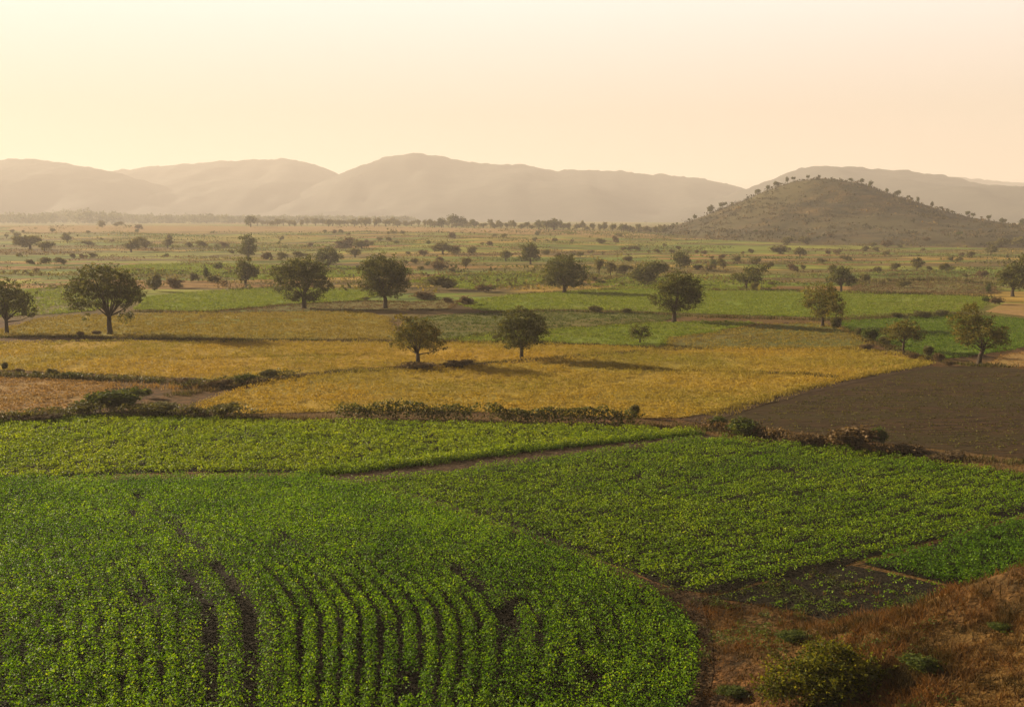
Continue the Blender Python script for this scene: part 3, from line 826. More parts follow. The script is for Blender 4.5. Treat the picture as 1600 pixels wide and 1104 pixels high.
tree((829, 413), [(828, 390, 13, 10), (835, 398, 10, 8), (820, 400, 9, 8)],
     'pale hazy tree left of the round tree at the green field', fork_px=407, trunk_px=3, leaf=.6, name='distant_tree', group='hazy trees in the middle distance')
tree((1012, 444), [(1008, 424, 18, 14), (1026, 418, 14, 12), (994, 428, 12, 8), (1012, 434, 16, 6)],
     'bulky hazy tree behind the ragged dark tree', fork_px=438, trunk_px=4, leaf=.5, name='distant_tree', group='hazy trees in the middle distance')
tree((1063, 421), [(1062, 404, 14, 12), (1070, 410, 10, 8)],
     'hazy tree showing above the ragged dark tree', fork_px=416, trunk_px=3, leaf=.5, name='distant_tree', group='hazy trees in the middle distance')
tree((388, 408), [(388, 376, 12, 8), (390, 388, 12, 10)],
     'pale hazy tree above the upright hazy tree', fork_px=402, trunk_px=3, leaf=.6, name='distant_tree', group='hazy trees in the middle distance')

# --- bush variants (unit size: width 1, height 1) copied about
def bush_mesh(kind, n, seed, leaf=.16, shape=None):
    global rng
    keep_rng = rng; rng = np.random.default_rng(seed)
    k = rng.integers(4, 7)
    blobs = []
    for i in range(k):
        h = rng.uniform(.25, .68)
        r = rng.uniform(.18, .30)
        blobs.append((rng.uniform(-.28, .28), rng.uniform(-.25, .25), h, r, r, min(r, h * .8) * rng.uniform(.9, 1.2)))
    V, Fq, rn, c = crown_leaves(blobs, n, 12, leaf, .06, .3)
    V[:, 2] = np.maximum(V[:, 2], -.02)
    V[:, 2] *= 1.0 / V[:, 2].max(); V[:, 0] /= (V[:, 0].max() - V[:, 0].min()); V[:, 1] /= (V[:, 1].max() - V[:, 1].min())
    me = mesh_np('bush', V, Fq, M[kind], rn)
    rng = keep_rng
    return me


BUSH = {k: [bush_mesh(k, 120, 200 + i + 17 * j, .10) for i in range(5)] for j, k in enumerate(('bush_leaf', 'bush_dry', 'bush_green', 'hazed_bush'))}
BIG = {k: [bush_mesh(k, 260, 300 + i + 17 * j, .085) for i in range(3)] for j, k in enumerate(('bush_leaf', 'bush_dry', 'bush_green'))}


def bush(px, py, wpx, hpx, label, group, kind='bush_leaf', big=False, name='bush', cat='bush', sink=.02, dy=1.0):
    b = at(px, py)
    s = b[1] / (F_PX * cp)
    me = random.choice((BIG if big else BUSH)[kind])
    o = link(name, me, None, (b[0], b[1], b[2] - sink * hpx * s))
    o.scale = (wpx * s * random.choice((-1, 1)), wpx * s * .8 * dy, hpx * s)
    o.rotation_euler = (0, 0, random.uniform(-.6, .6))
    return tag(o, label, cat, group)


def small_tree_mesh(seed, flat=False, trunk_h=.35, leafm='tree_leaf'):
    """unit tree: height 1, width about 1; crown and trunk in one small mesh"""
    global rng
    kr = rng; rng = np.random.default_rng(seed)
    blobs = []
    for i in range(5):
        r = rng.uniform(.18, .3)
        blobs.append((rng.uniform(-.26, .26), rng.uniform(-.26, .26), rng.uniform(.55, .78), r, r, r * (.55 if flat else .85)))
    V, Fq, rn, c = crown_leaves(blobs, 90, 12, .105, .06, .3)
    V[:, 2] = trunk_h + (V[:, 2] - V[:, 2].min()) * (1 - trunk_h) / (V[:, 2].max() - V[:, 2].min())
    V[:, 0] /= (V[:, 0].max() - V[:, 0].min()); V[:, 1] /= (V[:, 1].max() - V[:, 1].min())
    tv, tf = tube([np.array([0, 0, -.08]), np.array([.01, 0, .2]), np.array([0, .01, .65])], [.05, .035, .02], 6)
    F2_ = np.concatenate([Fq, tf + len(V)])
    mi = np.r_[np.zeros(len(Fq)), np.ones(len(tf))]
    me = mesh_np('tree', np.concatenate([V, tv]), F2_, [M[leafm], M['bark']], np.r_[rn, np.zeros(len(tv))], mi)
    rng = kr
    return me


FT = [small_tree_mesh(400 + i, True, .28) for i in range(4)]
RT = [small_tree_mesh(420 + i, False, .10) for i in range(6)]
ST = [small_tree_mesh(440 + i, False, .12, 'hazed_bush') for i in range(6)]

far_list = [(47, 390, 50, 22), (70, 394, 30, 18), (105, 379, 20, 15), (205, 394, 32, 22), (228, 390, 34, 20), (262, 388, 20, 16), (264, 378, 9, 14), (305, 388, 45, 13),
            (345, 388, 30, 11), (130, 404, 50, 10), (60, 414, 50, 13), (95, 414, 22, 13), (30, 427, 70, 9), (218, 426, 9, 8), (160, 357, 14, 13), (185, 354, 20, 8),
            (218, 358, 15, 8), (440, 377, 10, 9), (430, 407, 50, 14), (470, 404, 30, 12), (540, 388, 50, 19), (565, 389, 30, 14), (520, 365, 40, 7), (555, 402, 30, 14),
            (650, 400, 45, 11), (692, 398, 40, 20), (722, 398, 50, 15), (728, 420, 20, 18), (708, 373, 16, 11), (790, 408, 25, 17), (845, 400, 30, 11), (936, 430, 18, 26),
            (954, 431, 18, 26), (976, 427, 40, 15), (1036, 424, 25, 16), (940, 381, 20, 9), (962, 380, 12, 13), (890, 402, 50, 9), (1090, 422, 20, 9), (1112, 424, 26, 12),
            (1130, 420, 20, 17), (1150, 412, 20, 13), (1182, 414, 20, 14), (1204, 420, 18, 12), (1075, 397, 60, 7), (1245, 382, 44, 13), (1215, 397, 36, 14), (1250, 402, 22, 16),
            (1240, 424, 22, 13), (1352, 442, 20, 17), (1370, 427, 16, 11), (1400, 422, 22, 12), (1375, 387, 40, 13), (1360, 394, 30, 9), (1432, 424, 26, 22), (1465, 424, 45, 14),
            (1520, 434, 50, 13), (1548, 399, 20, 17), (1565, 387, 25, 15), (1510, 402, 30, 10), (1447, 377, 15, 7), (1590, 385, 24, 16), (1570, 433, 34, 14), (1490, 410, 30, 9),
            (1300, 398, 26, 9), (1325, 408, 24, 10), (1285, 412, 20, 9), (1168, 396, 24, 8), (1120, 404, 30, 8), (1020, 396, 26, 8), (980, 392, 22, 8), (600, 378, 26, 8), (480, 386, 24, 8), (20, 372, 30, 9), (140, 384, 24, 9), (370, 398, 26, 9), (760, 384, 26, 8), (640, 412, 26, 9), (610, 366, 22, 6), (780, 372, 24, 7), (860, 378, 22, 7)]
for i, (x, y, ww, hh) in enumerate(far_list):
    side = 'left of the round trees' if x < 430 else 'in the middle distance' if x < 1000 else 'below the conical hill'
    if hh >= 14 and ww / hh < 2.4:
        b = at(x, y); q = b[1] / (F_PX * cp)
        o = link('distant_tree', random.choice(ST), None, b)
        o.scale = (ww * q * 1.1, ww * q, hh * q * 1.05); o.rotation_euler = (0, 0, random.uniform(0, 6.28))
        tag(o, 'small hazy tree among the scrub of the far plain ' + side, 'tree', 'small hazy trees ' + side)
        continue
    nb = max(1, round(ww / (1.8 * hh)))
    for jb in range(nb - 1):
        h_ = hh * random.uniform(.55, 1.05)
        bush(x - ww / 2 + ww * (jb + .5) / nb + random.uniform(-2, 2), y + random.uniform(-1.5, 1), h_ * random.uniform(1.3, 2.1), h_, 'hazy bush scattered on the far plain ' + side, 'hazy bushes ' + side, random.choice(('hazed_bush', 'bush_dry', 'hazed_bush')))
    if nb > 1:
        x = x + ww / 2 - ww * .5 / nb; ww = hh * 1.7
    bush(x, y, ww, hh, 'hazy bush scattered on the far plain ' + side, 'hazy bushes ' + side, 'hazed_bush' if i % 4 else 'bush_dry')
# random low scrub filling the far plain
for i in range(75):
    py = 362 + 92 * random.random() ** 1.4
    px = random.uniform(-20, 1620)
    hh = (5 + (py - 360) * .07) * random.uniform(.6, 1.3)
    side = 'left of the round trees' if px < 430 else 'in the middle distance' if px < 1000 else 'below the conical hill'
    bush(px, py, hh * random.uniform(1.2, 2.3), hh, 'low scrub clump on the far plain ' + side, 'low scrub ' + side, random.choice(('hazed_bush', 'bush_dry', 'bush_green', 'hazed_bush')), name='scrub_clump', cat='bush')

mid = [(240, 455, 36, 30, 'tall dry bush right behind the broadest tree', 'bush_leaf'), (274, 450, 40, 18, 'wide brown bush right of the tall dry bush', 'bush_dry'),
       (303, 440, 18, 16, 'rounded bush left of a slender upright one', 'bush_leaf'), (322, 436, 12, 22, 'slender upright bush among the left scrub', 'bush_green'),
       (333, 442, 24, 13, 'low bush at the foot of the slender upright one', 'bush_leaf'), (352, 448, 14, 11, 'little bush left of the upright hazy tree', 'bush_dry'),
       (218, 475, 9, 12, 'small dark bush at the corner of the green strip', 'bush_leaf'), (685, 424, 34, 18, 'brown bush right of the tall round tree', 'bush_dry'),
       (690, 453, 62, 25, 'wide twiggy bush in the centre middle distance', 'bush_leaf'), (757, 456, 40, 13, 'yellowish dry bush left of the green hump', 'bush_dry'),
       (665, 468, 54, 14, 'flat brown scrub right of the tall round tree trunk', 'bush_dry'), (730, 477, 36, 16, 'brown scrub mound on the edge of the wide green field', 'bush_dry'),
       (700, 473, 26, 10, 'low brown scrub between two mounds', 'bush_dry'), (570, 469, 20, 6, 'tiny dark bush left of the tall round tree trunk', 'bush_leaf'),
       (930, 489, 26, 12, 'dark bush on the lower edge of the wide green field', 'bush_leaf'), (978, 490, 20, 9, 'small bush right of another on the lower field edge', 'bush_leaf'),
       (1306, 518, 20, 26, 'dark upright shrub against the trunk of the right tree', 'bush_leaf'), (1341, 525, 12, 15, 'small dark shrub right of the bushy right tree', 'bush_leaf'),
       (1363, 534, 30, 24, 'green shrub left of the umbrella-shaped tree', 'bush_green'), (1382, 540, 22, 16, 'brown shrub touching the umbrella-shaped tree', 'bush_leaf'),
       (1350, 546, 36, 11, 'low dry mound at the corner of the olive field', 'bush_dry'), (1428, 561, 22, 13, 'dry shrub right of the umbrella-shaped tree trunk', 'bush_dry'),
       (1449, 560, 20, 22, 'dark shrub between the two small right trees', 'bush_leaf'), (1468, 566, 22, 18, 'brown shrub before the golden-lit tree', 'bush_dry'),
       (1484, 572, 22, 11, 'low brown shrub nearest the golden-lit tree trunk', 'bush_dry'), (1545, 458, 11, 16, 'slim shrub at the corner of the wide green field', 'bush_green'),
       (1556, 476, 26, 13, 'brown shrub on the tan strip at right', 'bush_dry'), (1540, 472, 16, 10, 'green shrub at the far corner of the wide field', 'bush_green'),
       (1400, 497, 26, 10, 'dark shrub in the hedge behind the deep green field', 'bush_leaf'), (1440, 497, 34, 13, 'wide dark shrub in the hedge behind the deep green field', 'bush_leaf'),
       (1470, 495, 30, 12, 'dark shrub at the hedge end near the golden-lit tree', 'bush_leaf'), (992, 652, 18, 22, 'small dark shrub at the right end of the dark hedge', 'bush_leaf'),
       (8, 580, 11, 16, 'small dark shrub on the verge at the left edge', 'bush_leaf'), (33, 584, 24, 11, 'low brown shrub on the left verge', 'bush_dry'),
       (57, 588, 16, 11, 'round shrub on the left verge', 'bush_leaf'), (82, 588, 24, 15, 'shrub with a spiky top on the left verge', 'bush_leaf'), (110, 591, 40, 11, 'long low green shrub on the left verge', 'bush_green'),
       (150, 524, 18, 9, 'small brown shrub left of the broadest tree trunk', 'bush_dry'), (125, 526, 14, 10, 'small brown shrub farther left of the broadest tree trunk', 'bush_dry'),
       (775, 531, 14, 10, 'little shrub beside the full round tree', 'bush_leaf'), (655, 577, 70, 14, 'brown thicket round the foot of the low wide tree', 'bush_dry'), (720, 572, 56, 12, 'dry clump between the two middle trees', 'bush_dry')]
for x, y, ww, hh, lab, k in mid:
    bush(x, y, ww, hh, lab, 'shrubs along the field edges', k, y > 480, 'shrub', 'shrub')
near = [(185, 643, 100, 38, 'largest dark green shrub of the left thicket', 'bush_green'), (130, 647, 70, 22, 'shrub sloping down at the left end of the thicket', 'bush_leaf'),
        (226, 622, 22, 18, 'small rounded shrub behind the left thicket', 'bush_green'), (250, 648, 90, 22, 'greyish shrub right of the largest thicket shrub', 'bush_leaf'),
        (310, 650, 60, 18, 'brown dry shrub in the left hedge line', 'bush_dry'), (355, 650, 56, 24, 'dark shrub at the right end of the left thicket', 'bush_leaf'),
        (205, 632, 60, 30, 'tall leafy shrub at the back of the left thicket', 'bush_green'), (60, 655, 110, 12, 'low brown hedge clump at the left edge', 'bush_dry'),
        (420, 592, 34, 16, 'green shrub on the verge between golden fields', 'bush_leaf'), (385, 598, 46, 15, 'wider green shrub on the verge between golden fields', 'bush_green'), (345, 604, 50, 13, 'dry shrub where the two verges meet', 'bush_dry'), (290, 600, 60, 14, 'pale dry clump where the two verges meet', 'bush_dry'),
        (1125, 667, 40, 17, 'leafy shrub at the tip of the ploughed field', 'bush_green'), (1172, 680, 76, 28, 'large green shrub on the bank of the ploughed field', 'bush_green'),
        (1215, 685, 46, 17, 'low brown shrub right of the large green one', 'bush_dry'), (1262, 694, 70, 24, 'pale dry clump of grass left of the big tan clump', 'bush_dry'),
        (1320, 700, 100, 44, 'big tan feathery clump by the ploughed field', 'bush_dry'), (1376, 698, 34, 36, 'green shrub on the right of the big tan clump', 'bush_green'),
        (1418, 708, 60, 18, 'low dry clump right of the big tan clump', 'bush_dry'), (1480, 714, 80, 10, 'flat brown clump along the right track', 'bush_dry')]
for x, y, ww, hh, lab, k in near:
    bush(x, y, ww, hh, lab, 'shrubs of the near hedge lines', k, True, 'shrub', 'shrub')

for x, y, ww, hh, lab in [(1445, 1052, 80, 30, 'low green shrub on the dry bank below its crest'), 
                          (1560, 985, 46, 14, 'small shrub highest on the dry bank'), (1235, 1003, 60, 20, 'small weedy shrub on the bare ground left of the large bush'),
                          (1150, 1090, 60, 20, 'weedy shrub by the path at the lower edge')]:
    bush(x, y, ww, hh, lab, 'low shrubs of the bank', 'bush_green', True, 'shrub', 'shrub')
# foreground bush
b = at(1290, 1085)
s = b[1] / (F_PX * cp)
V, Fq, rn, cl = crown_leaves([(-.9, 0, .7, .9, .8, .6), (.1, .2, 1.0, 1.0, .9, .9), (.9, 0, .8, .9, .8, .7), (.2, -.5, .5, 1.2, .8, .5), (-1.4, -.3, .3, .6, .6, .3), (1.4, .1, .4, .6, .6, .5)], 520, 26, .10, .13, .5)
sp0 = cl[rng.integers(len(cl), size=90)]; sp0 = sp0[sp0[:, 2] > .5]
sdir_ = unit(sp0 * np.array([.5, .5, .35]) + np.array([0, 0, .9]) + rng.normal(0, .3, sp0.shape))
tt_ = rng.uniform(0, .55, (len(sp0), 22))
q = (sp0[:, None, :] + sdir_[:, None, :] * tt_[:, :, None]).reshape(-1, 3) + rng.normal(0, .02, (len(sp0) * 22, 3))
V2, F2b = leaf_quads(q, np.repeat(sdir_, 22, 0) + rng.normal(0, .6, q.shape), rand_dirs(len(q), .4), .09, .045)
Fq = np.concatenate([Fq, F2b + len(V)]); V = np.concatenate([V, V2]); rn = np.r_[rn, np.repeat(rng.beta(3, 2, len(q)), 4)]
V[:, 2] = np.maximum(V[:, 2], -.03)
V[:, 2] *= .85; V[:, 0] *= 1.12
root = link('large_bush', None, None, b)
tag(root, 'large leafy bush on the bare ground in the right foreground', 'bush')
link('foliage', mesh_np('foliage', V, Fq, M['fore_bush'], rn), root)
parts = []
for i in range(16):
    t = cl[rng.integers(len(cl))]
    parts.append(tube([np.array([rng.normal(0, .15), rng.normal(0, .15), -.1]), t * .5 + rng.normal(0, .06, 3), t], [.035, .022, .008], 5))
tv, tf = join(parts)
link('stems', mesh_np('stems', tv, tf, M['bark']), root)

# ------------------------------------------------------------------ hedges, verges and dry grass
def hedge(px, hgt, wid, label, kind='bush_leaf', per=26, name='hedge'):
    po = [at(x, y)[:2] for x, y in px]
    L = np.array(dense(po, .3, .1, False))
    n = len(L) * per
    q = np.repeat(L, per, 0) + rng.normal(0, 1, (n, 2)) * np.array([wid * .6, wid * .45])
    hm = hgt * (.75 + .5 * np.clip(fbm(q[:, 0] / 1.2, q[:, 1] / 1.2, 120) + .3, -.5, 1))
    P = z_at(q); P[:, 2] += hm * rng.uniform(.0, 1, n) ** .7
    Lf = .2 * rng.uniform(.6, 1.4, n)
    V, Fq = leaf_quads(P, rand_dirs(n), rand_dirs(n, .5), Lf, Lf * .6)
    rn = np.repeat(np.clip(.5 + .25 * fbm(q[:, 0] / .8, q[:, 1] / .8, 121) + rng.normal(0, .18, n), 0, 1), 4)
    o = link(name, mesh_np(name, V, Fq, M[kind], rn))
    tag(o, label, 'hedge', 'hedges')


hedge([(535, 654), (600, 653), (680, 655), (735, 655)], 1.35, .7, 'dark hedge clump below the golden field, left of the longer dark hedge', 'tree_leaf', 120)
hedge([(765, 657), (850, 660), (930, 661), (990, 663)], 1.25, .6, 'long dark even hedge below the golden field', 'tree_leaf', 120)


def verge(px, hgt, wid, label, mat='verge', per=8, bw=.07):
    po = [at(x, y)[:2] for x, y in px]
    L = np.array(dense(po, .22, .15, False))
    n = len(L) * per
    q = np.repeat(L, per, 0) + rng.normal(0, 1, (n, 2)) * wid * .5
    hm = hgt * (.7 + .6 * np.clip(fbm(q[:, 0] / 1.5, q[:, 1] / 1.5, 130), -.8, 1))
    far = max(1., po[0][1] / 80)
    V, Fq, k = blades(z_at(q), hm, bw * far, .45, 3, .12 * far)
    rn = np.repeat(np.clip(.5 + .25 * np.repeat(fbm(q[:, 0], q[:, 1], 131), 3) + rng.normal(0, .2, k), 0, 1), 4)
    stuff('grass', V, Fq, M[mat], rn, label, 'grass')


verge([(-60, 660), (60, 655), (140, 650), (250, 652), (385, 654), (540, 658)], .45, .8, 'brown grass along the lower hedge line at left')
verge([(0, 586), (120, 591), (240, 595), (310, 600)], .4, 1.3, 'brown grass verge under the long golden field')
verge([(180, 604), (240, 605), (300, 606), (350, 600)], .45, 2.2, 'wide tangle of tan grass where the verges meet', 'tan_blade')
verge([(270, 618), (350, 607), (420, 595), (500, 585), (600, 578), (650, 575), (740, 571), (830, 563), (930, 556), (1040, 547)], .42, 1.0, 'brown grass strip winding past the two middle trees')
verge([(-40, 527), (60, 526), (170, 528), (330, 532), (480, 532), (615, 533), (760, 535), (900, 538), (1035, 544)], .42, 1.0, 'dark grassy line along the far side of the golden field')
verge([(1040, 545), (1180, 545), (1340, 545), (1400, 552)], .35, .9, 'grassy line above the golden field on the right', 'olive_blade')
verge([(1110, 650), (1200, 622), (1300, 596), (1440, 570)], .45, 1.0, 'green grass verge beside the pale path', 'olive_blade')
verge([(880, 571), (1020, 577), (1190, 583)], .34, .7, 'thin green line across the large golden field', 'olive_blade')
verge([(300, 560), (460, 556), (600, 553)], .36, .7, 'thin green line along the long golden field', 'olive_blade')
verge([(1190, 583), (1250, 585), (1308, 590)], .4, .5, 'short dark grassy line inside the golden field')
verge([(1000, 668), (1060, 666), (1100, 668), (1200, 688), (1300, 702), (1400, 716), (1500, 730), (1620, 748)], .35, 1.3, 'dry brown grass along the track above the right field')
verge([(1340, 706), (1450, 712), (1560, 722), (1640, 726)], .4, 1.0, 'brown grass along the lower edge of the ploughed field', 'verge')
verge([(215, 487), (330, 488), (440, 477), (560, 471), (640, 473)], .5, 1.2, 'dark line of grass under the left green field')
verge([(760, 488), (880, 486), (1000, 490), (1100, 495), (1280, 500), (1400, 496), (1530, 489)], .55, 1.5, 'dark line of grass below the wide green field')
verge([(690, 535), (760, 523), (900, 513), (1020, 505)], .4, 1.2, 'grassy line beside the dull green strip')
verge([(1100, 454), (1200, 454), (1330, 459), (1450, 461), (1545, 464)], .7, 1.6, 'dark line of grass above the wide green field')
verge([(800, 461), (880, 456), (960, 453), (1020, 451)], .5, 1.5, 'brown grass line over the green hump')
verge([(1330, 442), (1400, 438), (1480, 438), (1550, 444)], 1.2, 2, 'dark hedge-like grass line right of the hazy two-stemmed tree')
verge([(1320, 512), (1360, 533), (1420, 553), (1480, 566), (1530, 572), (1580, 572)], .4, 1.2, 'dry grass along the edge of the deep green field')

hedge([(-40, 660), (60, 656), (140, 650), (250, 652), (330, 654), (392, 655)], 1.0, .9, 'ragged brown-green hedge along the far edge of the left crop', 'bush_leaf', 70)
hedge([(-40, 586), (60, 590), (150, 593), (240, 597)], .55, .7, 'low hedge between the tan stubble and the long golden field', 'bush_leaf', 45)
hedge([(285, 606), (350, 603), (410, 594), (460, 588)], .85, .9, 'uneven hedge on the verge between the golden fields', 'bush_leaf', 60)
hedge([(1105, 668), (1180, 682), (1260, 694), (1340, 703), (1400, 710)], .8, 1.0, 'tangled dry hedge along the tip of the ploughed field', 'bush_dry', 70)
hedge([(1330, 500), (1400, 497), (1480, 493), (1530, 490)], .9, 1.2, 'dark hedge behind the deep green field', 'bush_leaf', 50)
hedge([(1340, 441), (1400, 438), (1470, 438), (1550, 444)], 1.6, 2, 'dark hedge right of the hazy two-stemmed tree', 'bush_leaf', 50)


def far_hedge(px, py, wpx, slope, hgt, kind, side):
    po = [at(px + wpx * t, py + slope * wpx * t + 1.2 * math.sin(3 * t + px))[:2] for t in (0, .35, .7, 1)]
    if max(q[1] for q in po) > 1050: return
    far = po[0][1] / 150
    L = np.array(dense(po, .5, .8, False))
    if len(L) > 260: L = L[np.linspace(0, len(L) - 1, 260).astype(int)]
    per = 32
    q = np.repeat(L, per, 0); n = len(q)
    q = q + rng.normal(0, 1, (n, 2)) * np.array([.8, .5]) * far
    hm = hgt * (.55 + .9 * np.clip(fbm(q[:, 0] / (3 * far), q[:, 1] / (3 * far), 160) + .15, -.5, 1))
    P = z_at(q); P[:, 2] += hm * rng.uniform(0, 1, n) ** .8
    Lf = .34 * far ** .6 * rng.uniform(.6, 1.4, n)
    V, Fq = leaf_quads(P, rand_dirs(n), rand_dirs(n, .5), Lf, Lf * .6)
    rn = np.repeat(np.clip(.55 + .3 * fbm(q[:, 0] / 4, q[:, 1] / 4, 161) + rng.normal(0, .18, n), 0, 1), 4)
    o = link('hedge', mesh_np('hedge', V, Fq, M[kind], rn))
    tag(o, 'hazy broken hedge line across the far plain ' + side, 'hedge', 'far hedge lines ' + side)


for i in range(150):
    py = 363 + 90 * random.random() ** 1.3
    px = random.uniform(-60, 1560)
    if px > 1050 and py < 378: continue
    side = 'left of the round trees' if px < 430 else 'in the middle distance' if px < 1000 else 'below the conical hill'
    far_hedge(px, py, random.uniform(50, 190), random.uniform(-.03, .03), random.uniform(.9, 2.0), random.choice(('hazed_bush', 'bush_dry', 'bush_green', 'hazed_bush')), side)

# bare foreground ground with dry grass, and the bank
FG = [np.array(q) for q in [(5.2, 25), (27, 25), (27, 38), (19, 40), (10, 45), (6.5, 42)]]


def fg_scatter(n):
    p = scatter(FG, n)
    for po in (F1, F3, F4):
        p = p[~in_poly(p, np.array([q[:2] for q in po]))]
    return p


p = fg_scatter(75)
in5 = in_poly(p, np.array([q[:2] for q in F5]))
dn = fbm(p[:, 0] / 1.1, p[:, 1] / 1.1, 140)
p = p[(rng.uniform(0, 1, len(p)) < .30 + .30 * ss(8.5, 12, p[:, 0]) - 1.1 * dn) & (~in5 | (rng.uniform(0, 1, len(p)) < .06))]
hh = (.11 + .12 * ss(8.5, 12, p[:, 0])) * (1 + .9 * fbm(p[:, 0] / .9, p[:, 1] / .9, 141)).clip(.3, 2.2)
V, Fq, n = blades(z_at(p), hh, .03, .7, 6, .08)
stuff('dry_grass', V, Fq, M['dry_grass'], np.repeat(rng.beta(1.6, 2.2, n), 4), 'short dry brown grass on the bank and bare ground at lower right', 'grass')
p = fg_scatter(16)
p = p[fbm(p[:, 0] / 1.3, p[:, 1] / 1.3, 150) > .15]
V, Fq, rn = plants(p, rng.uniform(.08, .32, len(p)), .19, 12, .075)
stuff('weeds', V, Fq, M['bush_green'], rn, 'low green weeds dotted over the bare ground at lower right', 'weeds')

# ------------------------------------------------------------------ hill and its trees
gx = np.arange(HX - 200, HX + 200, 2.0); gy = np.arange(HY - 320, HY + 190, 3.0)
XX, YY = np.meshgrid(gx, gy)
V = np.c_[XX.ravel(), YY.ravel(), hill_z(XX, YY).ravel()]
idx = np.arange(XX.size).reshape(XX.shape)
Fq = np.stack([idx[:-1, :-1], idx[:-1, 1:], idx[1:, 1:], idx[1:, :-1]], -1).reshape(-1, 4)
tag(link('hill', mesh_np('hill', V, Fq, M['hill'], smooth=True)), 'dry grassy conical hill dotted with trees on the right', 'hill', kind='structure')


ridge_x = np.linspace(HX - 250, HX + 250, 500)


def ridge_point(px):
    """silhouette point of the hill under a pixel column: the column's highest-looking point"""
    u = (px - 800) / F_PX
    Y = np.linspace(HY - 120, HY + 120, 161)
    X = u * Y / cp
    el = (hill_z(X, Y) - CAM_H) / Y
    k = int(np.argmax(el))
    return np.array([X[k], Y[k], float(S(X[k], Y[k]))])


hill_trees = [(1047, 7, 6, 'R'), (1053, 5, 5, 'R'), (1072, 6, 5, 'R'), (1080, 8, 9, 'R'), (1105, 15, 13, 'R'), (1123, 14, 12, 'F'), (1137, 8, 6, 'R'), (1161, 4, 5, 'R'), (1175, 12, 11, 'R'), (1190, 9, 9, 'R'),
              (1204, 12, 11, 'R'), (1221, 7, 12, 'R'), (1230, 8, 9, 'F'), (1252, 6, 8, 'F'), (1268, 7, 7, 'F'), (1293, 4, 4, 'R'), (1303, 3, 5, 'R'), (1318, 12, 9, 'F'), (1334, 11, 10, 'F'), (1348, 10, 13, 'R'),
              (1373, 6, 8, 'R'), (1390, 11, 11, 'R'), (1405, 9, 7, 'F'), (1412, 7, 7, 'R'), (1422, 7, 10, 'R'), (1443, 7, 10, 'R'), (1457, 7, 7, 'F'), (1468, 6, 6, 'R'), (1476, 6, 6, 'R'), (1499, 9, 9, 'F'), (1507, 10, 10, 'F'), (1532, 9, 10, 'F'), (1552, 13, 11, 'R'), (1585, 17, 16, 'R')]
words_n = ['first', 'second', 'third', 'fourth', 'fifth', 'sixth', 'seventh', 'eighth', 'ninth', 'tenth', 'eleventh', 'twelfth', 'thirteenth', 'fourteenth', 'fifteenth', 'sixteenth', 'seventeenth', 'eighteenth', 'nineteenth']
kL = kR = 0
for px, ww, hh, f in hill_trees:
    b = ridge_point(px)
    s = b[1] / (F_PX * cp)
    o = link('hill_tree', random.choice(FT if f == 'F' else RT), None, b)
    o.scale = (ww * s * random.uniform(.8, 1.05), ww * s * .95, hh * s * random.uniform(.85, 1.05))
    o.rotation_euler = (0, 0, random.uniform(0, 6.28))
    if px <= 1300:
        lab = 'small dark tree on the hill, %s from the left end of the skyline' % words_n[kL]; kL += 1
    else:
        lab = 'small dark tree right of the hill top, %s one going down' % words_n[kR]; kR += 1
    tag(o, lab, 'tree', 'trees on the skyline of the hill')

# scrub on the hill slope
for i in range(0):
    a = random.uniform(0, 1)
    px = random.uniform(1090, 1560); py = random.uniform(300, 380)
    b = at(px, py)
    if b[1] < 640 or hill_z(b[0], b[1]) < H(b[0], b[1]) + 1 or b[1] > HY: continue
    o = link('scrub_clump', random.choice(BUSH[random.choice(('bush_leaf', 'bush_dry'))]), None, (b[0], b[1], b[2] - .1))
    k = random.uniform(2, 5.5)
    o.scale = (k * random.uniform(1.2, 2.4), k, k * random.uniform(.25, .5))
    tag(o, 'low scrub clump on the slope of the conical hill', 'bush', 'scrub on the hill slope')

p = np.c_[rng.uniform(HX - 182, HX + 182, 24000), rng.uniform(HY - 290, HY + 45, 24000)]
dn = fbm(p[:, 0] / 30, p[:, 1] / 24, 170) + .6 * noise(p[:, 0] / 9, p[:, 1] / 9, 171)
hz = hill_z(p[:, 0], p[:, 1])
k = (rng.uniform(-.6, 1.0, len(p)) < dn) & (hz > H(p[:, 0], p[:, 1]) - .3)
p = p[k]; hz = hz[k]
per = 9
q = np.repeat(np.c_[p, hz], per, 0); n = len(q)
size = np.repeat(rng.gamma(1.8, .48, len(p)).clip(.25, 2.6), per)
q = q + rng.normal(0, 1, (n, 3)) * size[:, None] * np.array([.75, .6, .25]); q[:, 2] += size * .35
Lf = size * .75 * rng.uniform(.6, 1.3, n)
V, Fq = leaf_quads(q, rand_dirs(n), rand_dirs(n, .7), Lf, Lf * .6)
rn = np.repeat(rng.beta(2, 2.4, len(p)), per)
stuff('hill_scrub', V, Fq, M['hill_scrub'], np.repeat(np.clip(rn + rng.normal(0, .1, n), 0, 1), 4), 'low olive scrub and dry tussocks over the slope of the conical hill', 'scrub')

